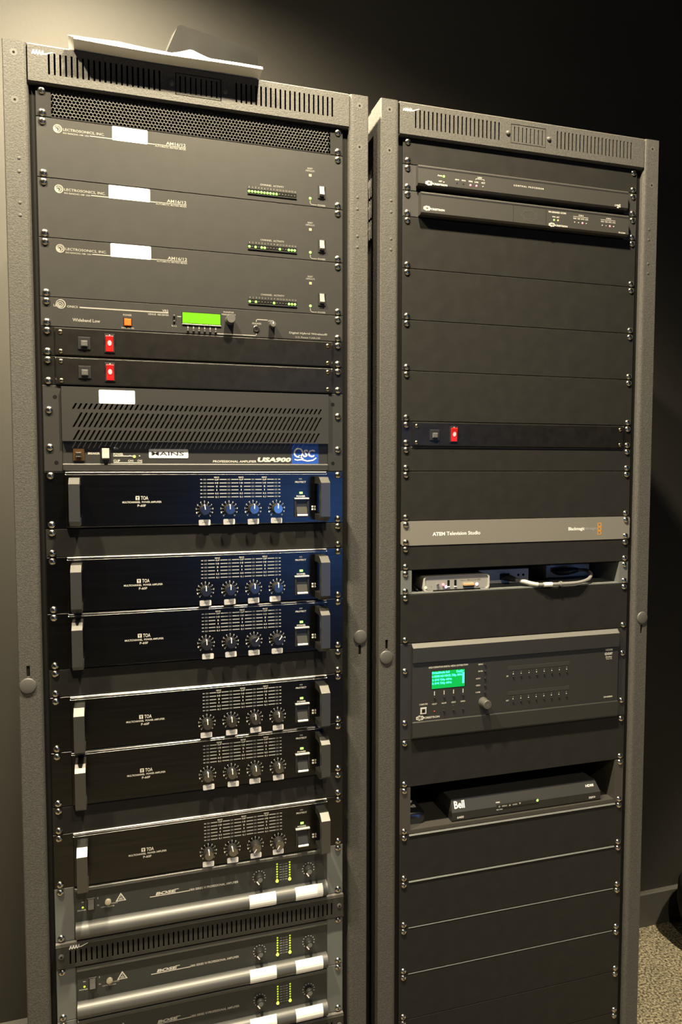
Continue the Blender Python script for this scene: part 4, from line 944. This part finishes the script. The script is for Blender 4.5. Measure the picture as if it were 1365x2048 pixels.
part('plug', ctube([(-8, 49, 14), (-6, 38, 14), (-2, 28, 13), (4, 19, 11.5)], [7, 7.2, 6.5, 4.2]), M_BLACK, t, smooth=True)
part('plug', ctube([(132, 86, 14.5), (133, 72, 14.5), (146, 62, 16), (160, 58, 18.5), (168, 57, 19)], [6, 7.2, 7.2, 6.2, 4.5]), M_BLACK, t, smooth=True)
part('heatshrink', ctube(bez(cp, 63)[5:16], 4.2), M_CABLEW, t, smooth=True)
part('tape', ctube(bez(cp, 63)[18:23], 4.3), M_PAPER, t)
part('cable_tie', ctube([(82, -9, 4.4), (86, -9, 4.4)], 5.0), M_CABLE, t)
t2 = rthing('power_lead', 'thin black lead beside the silver encoder', 'cable', 0, 0, SZ)
part('jacket', ctube(bez([(-213, 150, 20), (-211, 60, 18), (-207, 20, 8), (-203, 12, 2.6), (-200, 30, 3), (-199, 90, 8), (-198, 150, 10)], 42), 2.2), M_BLACK, t2, smooth=True)

# ------------------------------------------------------------------ digital media switcher
t = unit(1, 20, 'media_switcher', 'large black switcher with an emerald green screen and knob', 'video switcher')
H4 = -4 * U
for e0, e1 in ((-241.3, -220), (218, 241.3)): part('ear', lambda b: b.plate(e0, e1, H4 + 0.5, -0.5, -3, -0.2, 0.5), mat('ear_black', (0.022, 0.022, 0.024), 0.5), t)
M_DM = mat('switcher_charcoal', (0.062, 0.063, 0.061), 0.42, metal=0.6, bump=0.06, bscale=1400)
part('upper_band', lambda b: b.prism_x([(0, -0.6), (-4.6, -0.6), (-11, -7.5), (-12, -8), (-12, -34.2), (-9.5, -35.2), (0, -35.2)], -220.5, 218), M_DM, t)
part('bevel_glint', lambda b: b.prism_x([(-4, -0.5), (-5.4, -0.5), (-12.1, -7.6), (-11, -8.2)], -220.5, 218), mat('bevel_glint_grey', (0.14, 0.14, 0.135), 0.4, spec=0.6), t)  # paler than the band: the highlight on the top bevel is its colour
part('front_panel', lambda b: b.box(-220.5, 218, -9, 0, -143.4, -35.2), M_DM, t)
part('lower_band', lambda b: b.prism_x([(0, -143.4), (-10.5, -143.4), (-12, -144.8), (-12, -172), (-8, -176.2), (0, -176.2)], -220.5, 218), M_DM, t)
part('chassis', lambda b: b.box(-215, 215, 0, 320, H4 + 2, -2), M_EAR, t)
y = -9.2
def L(b):
    b.text('HIGH DEFINITION DIGITAL MEDIA DISTRIBUTION', -188.5, -110, -45.8, 3.3, y, 0.02)
    for k in range(4):
        x = -176.8 + 19.1 * k; b.quad(x - 0.8, x + 0.8, -98, -90.4, y)
        b.text(('HDCP', 'ROUTE', 'VIDEO', 'INFO')[k], x - 4.6, x + 4.6, -114.0, 2.8, y, 0.02)
    b.text('COMPUTER', -206.5, -190, -112.6, 2.8, y, 0.02)
    crest(b, -213.5, -166.5, -138.0, y, 6.2)
    for s, z in (('MENU', -47.5), ('ENTER', -60.5), ('AUDIO', -74), ('VIDEO', -87), ('USB', -100)): b.text(s, -88.5 - (5 if z < -70 else 0), -79 - (5 if z < -70 else 0), z, 2.7, y, 0.02)
    b.text('IN', -29.5, -25.8, -74.6, 2.8, y, 0.03); b.text('OUT', -30, -24, -121.6, 2.8, y, 0.03)
    b.text('HDMI', 189, 204.5, -40.2, 4.0, y, 0.04); b.text('HDBT', 191, 204.8, -48.0, 4.6, y, 0.03); b.arc(189.4, -48, 1.4, 2.6, 0, 360, y, 14)
    b.text('Dolby', 189.4, 204, -54.6, 3.2, y, 0.03); b.text('TRUE HD', 189.6, 204, -58.2, 2.2, y, 0.01)
    b.text('DM-MD8X8', 186.5, 206.5, -134.2, 3.2, y, 0.03)
part('lettering', L, M_PRINT, t)
lc = part('display', lambda b: b.plate(-183.8, -115, -86.6, -52, -9.4, -8.6, 0.2), M_DARK, t)
part('screen', lambda b: b.quad(-182.6, -116.4, -85.6, -53.2, -9.55), M_LCD2, lc)
def sct(b):
    yy = -9.65
    b.text('DigitalMedia 8x8', -182, -147, -56.8, 5.4, yy, 0.04); b.text('Out2>', -134, -118.6, -56.6, 5.0, yy, 0.04)
    b.text('1: HDMI NO HDCP, 720p, 60Hz', -182, -122, -63.4, 5.6, yy, 0.05)
    b.text('2: DVI 720p 60Hz', -182, -142.5, -70.0, 5.2, yy, 0.04); b.text('3: DVI 720p 60Hz', -182, -142.5, -76.4, 5.2, yy, 0.04)
    b.quad(-121.4, -117.4, -79.6, -59.4, yy)
part('screen_text', sct, M_LCD2INK, lc)
for k in range(4):
    x = -176.8 + 19.1 * k
    part('button', lambda b: b.lathe(0, 0, [(1.9, 0), (1.7, -2.2), (1.0, -2.6)], 10), M_BLACK, t, 'dmbtn', (x, -9, -102.4), True)
    if k == 0: led(t, x, -127.6, 1.3, -9, mat('dim_red_led', (0.5, 0.03, 0.03), 0.4, emit=(0.6, 0.02, 0.02), estr=0.5))
    else:
        part('button', None, M_BLACK, t, 'dmbtn', (x, -9, -128.4), True); led(t, x, -120.6, 0.9, -9, mat('dim_led', (0.06, 0.06, 0.055), 0.3))
for z in (-48.2, -61.3, -74.6, -88, -101.2): part('button', None, M_BLACK, t, 'dmbtn', (-74.6, -9, z), True)
us = part('port', lambda b: (b.plate(-204.6, -192.6, -130.6, -118.6, -10.2, -8.8, 0.4)), M_BRIGHT, t)
part('port_hole', lambda b: b.plate(-201.8, -195.4, -128, -121.2, -10.4, -10, 0.1), M_DARK, us)
k = part('knob', lambda b: b.lathe(0, 0, [(9.5, 0), (9.3, -3), (8.4, -3.4), (8.2, -17.5), (7.4, -18.4)], 26), M_GKNOB, t, None, (-78, -9, -119.4), True)
part('knob_face', lambda b: b.disc(0, 0, 6.2, -18.5, 22, 3.2), mat('knob_ring', (0.07, 0.07, 0.068), 0.4), k)
for z0 in (-56.4, -104.4):
    part('label_window', lambda b: b.plate(-26, 107.5, z0 - 7.4, z0, -9.3, -8.8, 0.2), mat('smoked_window', (0.04, 0.04, 0.04), 0.3), t)
    for i in range(8):
        x = -14.8 + 16.6 * i
        part('channel_button', lambda b: b.lathe(0, 0, [(1.7, 0), (1.5, -1.8)], 10), M_BLACK, t, 'dmcb', (x, -9, z0 - 20.6), True)
        led(t, x, z0 - 15.2, 1.1, -9, M_LEDOFF, 'channel_light'); led(t, x, z0 - 11.6, 0.9, -9, mat('dim_led2', (0.16, 0.16, 0.15), 0.4), 'channel_light')
screws(t, 4, pos=(-50.8, -152.4 + 6))

# ------------------------------------------------------------------ set-top box and remote on the lower shelf
SZ2 = -28 * U + 7.6
t = rthing('set_top_box', 'black set-top box with green light on the lower shelf', 'set-top box', 29, 2, SZ2)
w = 163
def f(b):
    b.prism_x([(0, 1.5), (-0.5, 3), (0, 17.5), (210, 17.5), (210, 1.5)], -w, w)
def f2(b):
    lo = [(-w, 0.0, 17.5), (w, 0.0, 17.5), (w, 210, 17.5), (-w, 210, 17.5)]
    hi = [(-w + 1, 8, 40), (w - 9, 8, 40), (w - 9, 205, 40), (-w + 1, 205, 40)]
    b.add(lo + hi, [(0, 1, 5, 4), (1, 2, 6, 5), (2, 3, 7, 6), (3, 0, 4, 7), (4, 5, 6, 7), (3, 2, 1, 0)])
part('lower_case', f, M_STBD, t); part('upper_case', f2, M_STB, t)
for a in (-140, 140):
    for c in (0, 165): part('foot', lambda b: b.box(a - 6, a + 6, 12 + c, 24 + c, 0, 1.6), M_BLACK, t)
sl = 8 / 22.5
def slant(b0, fn):
    """print laid on the sloping upper face"""
    q = MB(); fn(q)
    b0.add([(x, (z - 17.5) * sl - 0.25, z) for x, y_, z in q.v], q.f)
part('lettering', lambda b: (slant(b, lambda q: (q.text('Bell', -157, -135.5, 30.2, 13, 0, 0.025), q.text('HDMI', 131, 149, 30.6, 4.6, 0, 0.03), q.text('POWER', -70, -61.5, 24.4, 2.2, 0, 0.02))),
     b.text('6400', -152.5, -139, 7.8, 4.4, -0.7, 0.01), b.text('RECORD', -70, -57, 11.6, 2.4, -0.7, 0.01), b.text('DOLBY D+', 136, 151, 8.2, 4.2, -0.7, 0.03)), M_LABEL, t)
cs = part('control_strip', lambda b: b.plate(-70, 18, 14.0, 21.5, -1.4, 2, 0.4), M_STBD, t)
part('control_marks', lambda b: (b.text('MENU', -58.5, -48, 17.6, 2.4, -1.5, 0.02), b.text('GUIDE', -36, -26, 17.6, 2.4, -1.5, 0.02), b.poly([(-44, 16.2), (-40, 16.2), (-42, 19.6)], -1.5), b.poly([(-22, 19.6), (-20, 16.2), (-18, 19.6)], -1.5), b.disc(-64.4, 17.6, 1.6, -1.5, 12, 0.9)), M_PRINT, cs)
led(t, 18.5, 18.6, 2.6, -1.0, M_LEDG, 'power_light')
t = rthing('remote_control', 'black remote control lying beside the set-top box', 'remote control', -203, 16, SZ2, math.radians(-4))
def rem(b):
    secs = ((0, 0.72, 17), (3, 0.92, 21), (12, 1.0, 22.5), (60, 0.95, 22), (120, 0.9, 21), (180, 0.9, 20), (188, 0.7, 16))
    n = 14; vs = []; fs = []
    for yy, s_, h in secs:
        for k in range(n):
            a = 2 * PI * k / n; ca, sa = math.cos(a), math.sin(a)
            vs.append((22 * s_ * math.copysign(abs(ca) ** 0.6, ca), yy, h / 2 + h / 2 * math.copysign(abs(sa) ** 0.7, sa)))
    for a in range(len(secs) - 1):
        for k in range(n): fs.append((a * n + k, a * n + (k + 1) % n, (a + 1) * n + (k + 1) % n, (a + 1) * n + k))
    fs += [tuple(range(n)), tuple(range((len(secs) - 1) * n, len(secs) * n))]
    b.add(vs, fs)
part('body', rem, mat('remote_black', (0.02, 0.02, 0.022), 0.25, spec=0.6), t, smooth=True)
for i, (bx, by) in enumerate(((-7, 44), (5, 44), (-9, 60), (3, 60))):
    part('button', lambda b: b.tube([(0, 0, 0), (0, 0, 2.2)], [3.2, 2.6], 12), mat('pale_button', (0.55, 0.55, 0.56), 0.4), t, 'rembtn', (bx, by, 22))
part('lettering', lambda b: (lambda q: b.add([(x, 18 + (z) * 1.0, 22.75) for x, y_, z in q.v], q.f))(MB().text('Bell', -8, 8, 7, 12, 0, 0.02)), M_LABEL, t)

# ------------------------------------------------------------------ things lying on the left rack
t = thing('paper_stack', 'white papers curling over the top front edge of the left rack', 'papers', rpos(0, 0, 0, 57))
def stack(zt, thick, x0, x1, y0, y1, bumpx=None, bh=0, bw=30, n=48):
    def f(b):
        vs = []; fs = []
        ny = 8
        for j in range(ny + 1):
            yy = y0 + (y1 - y0) * j / ny
            for i in range(n + 1):
                x = x0 + (x1 - x0) * i / n + 0.035 * (yy - y0) * -1
                z = zt + 0.9 * math.sin(x * 0.021)
                bz = 0
                if bumpx is not None: bz = bh * max(0, 1 - abs(x - bumpx) / bw) ** 1.3 * max(0, 1 - j / ny * 2.2)
                vs += [(x, yy, z - thick), (x, yy + (thick * 0.55 if j == 0 else 0), z + bz)]
        R = 2 * (n + 1)
        for j in range(ny):
            for i in range(n):
                a = j * R + 2 * i
                fs += [(a + 1, a + 3, a + R + 3, a + R + 1), (a, a + R, a + R + 2, a + 2)]
        for i in range(n): a = 2 * i; fs.append((a, a + 2, a + 3, a + 1)); e = ny * R + 2 * i; fs.append((e, e + 1, e + 3, e + 2))
        for j in range(ny):
            a = j * R; fs.append((a, a + 1, a + R + 1, a + R)); e = j * R + 2 * n; fs.append((e, e + R, e + R + 1, e + 1))
        b.add(vs, fs)
    return f
part('sheaf', stack(6.0, 5.3, -184, 98, -37, 170), M_PAPER, t)
part('sheet', stack(8.2, 1.4, -188, 80, -30.5, 160, -13, 10, 32), M_PAPER, t)
part('sheet', stack(9.6, 0.9, -192, 60, -28, 165, -120, 3.5, 80), M_PAPER, t)
# black slanted box behind the papers
t = thing('desktop_device', 'black slanted device with rounded corner standing behind the papers', 'device', rpos(0, 30, 92, 67.5), math.radians(14.5))
def dev(b):
    p = [(-96, 0), (92, 0), (92, 104), (-38, 104)]
    for k in range(6):
        a = math.radians(90 + 65 * k / 5); p.append((-46 + 12 * math.cos(a), 92.5 + 12 * math.sin(a)))
    p.append((-79, 44)); b.prism_y(p, 0, 26)
part('body', dev, mat('device_black', (0.004, 0.004, 0.004), 0.6, spec=0.15, bump=0.06, bscale=200, vary=0.4, vscale=25), t)
part('lettering', lambda b: b.text('elau', -66, -44, 50, 11, -0.2, 0.0), M_PRINTDIM, t)

# ------------------------------------------------------------------ bags on the floor at the right
def blob(name, label, cat, x, y, rx, ry, h, m, ex=0.75):
    t = thing(name, label, cat, (x, y, 0))
    def f(b):
        n, k = 24, 10; vs = []; fs = []
        for j in range(k + 1):
            v = -PI / 2 + PI * j / k; cv = math.cos(v) ** ex if math.cos(v) > 0 else 0; sv = math.copysign(abs(math.sin(v)) ** ex, math.sin(v))
            for i in range(n):
                a = 2 * PI * i / n; wob = 1 + 0.03 * math.sin(3 * a + j)
                vs.append((rx * wob * cv * math.copysign(abs(math.cos(a)) ** ex, math.cos(a)), ry * wob * cv * math.copysign(abs(math.sin(a)) ** ex, math.sin(a)), h / 2 + h / 2 * sv))
        for j in range(k):
            for i in range(n): fs.append((j * n + i, j * n + (i + 1) % n, (j + 1) * n + (i + 1) % n, (j + 1) * n + i))
        b.add(vs, fs)
    part('body', f, m, t, smooth=True)
    part('carry_handle', lambda b: b.tube([(-rx * 0.45, 0, h * 0.93), (-rx * 0.4, 0, h * 1.12), (0, 0, h * 1.2), (rx * 0.4, 0, h * 1.12), (rx * 0.45, 0, h * 0.93)], 9, 10), m, t, smooth=True)
M_BAG = mat('black_nylon', (0.012, 0.012, 0.013), 0.6, bump=0.2, bscale=400)
blob('equipment_bag', 'black soft bag standing against the wall right of the racks', 'bag', 1.66, 0.51, 150, 125, 250, M_BAG)
blob('equipment_bag', 'dark grey rounded bag on the carpet at the right picture edge', 'bag', 1.475, 0.30, 120, 72, 130, mat('dark_grey_nylon', (0.05, 0.047, 0.055), 0.6))

# ------------------------------------------------------------------ blue screen added out of view for the blue reflection in the amplifier faces
t = thing('added_blue_screen', 'blue screen added out of view to give the amplifiers a blue reflection', 'added_blue_screen', (1.07, RYF / 1000 + 0.004, 1.22))
part('bezel', lambda b: b.box(-405, 405, 0, 45, -250, 250), M_BLACK, t)
part('screen', lambda b: b.add([(-388, 46, -232), (-388, 46, 232), (388, 46, 232), (388, 46, -232)], [(0, 1, 2, 3)]), mat('blue_reflection_glow', (0.01, 0.02, 0.05), 0.3, emit=(0.13, 0.38, 1.0), estr=5.0), t)
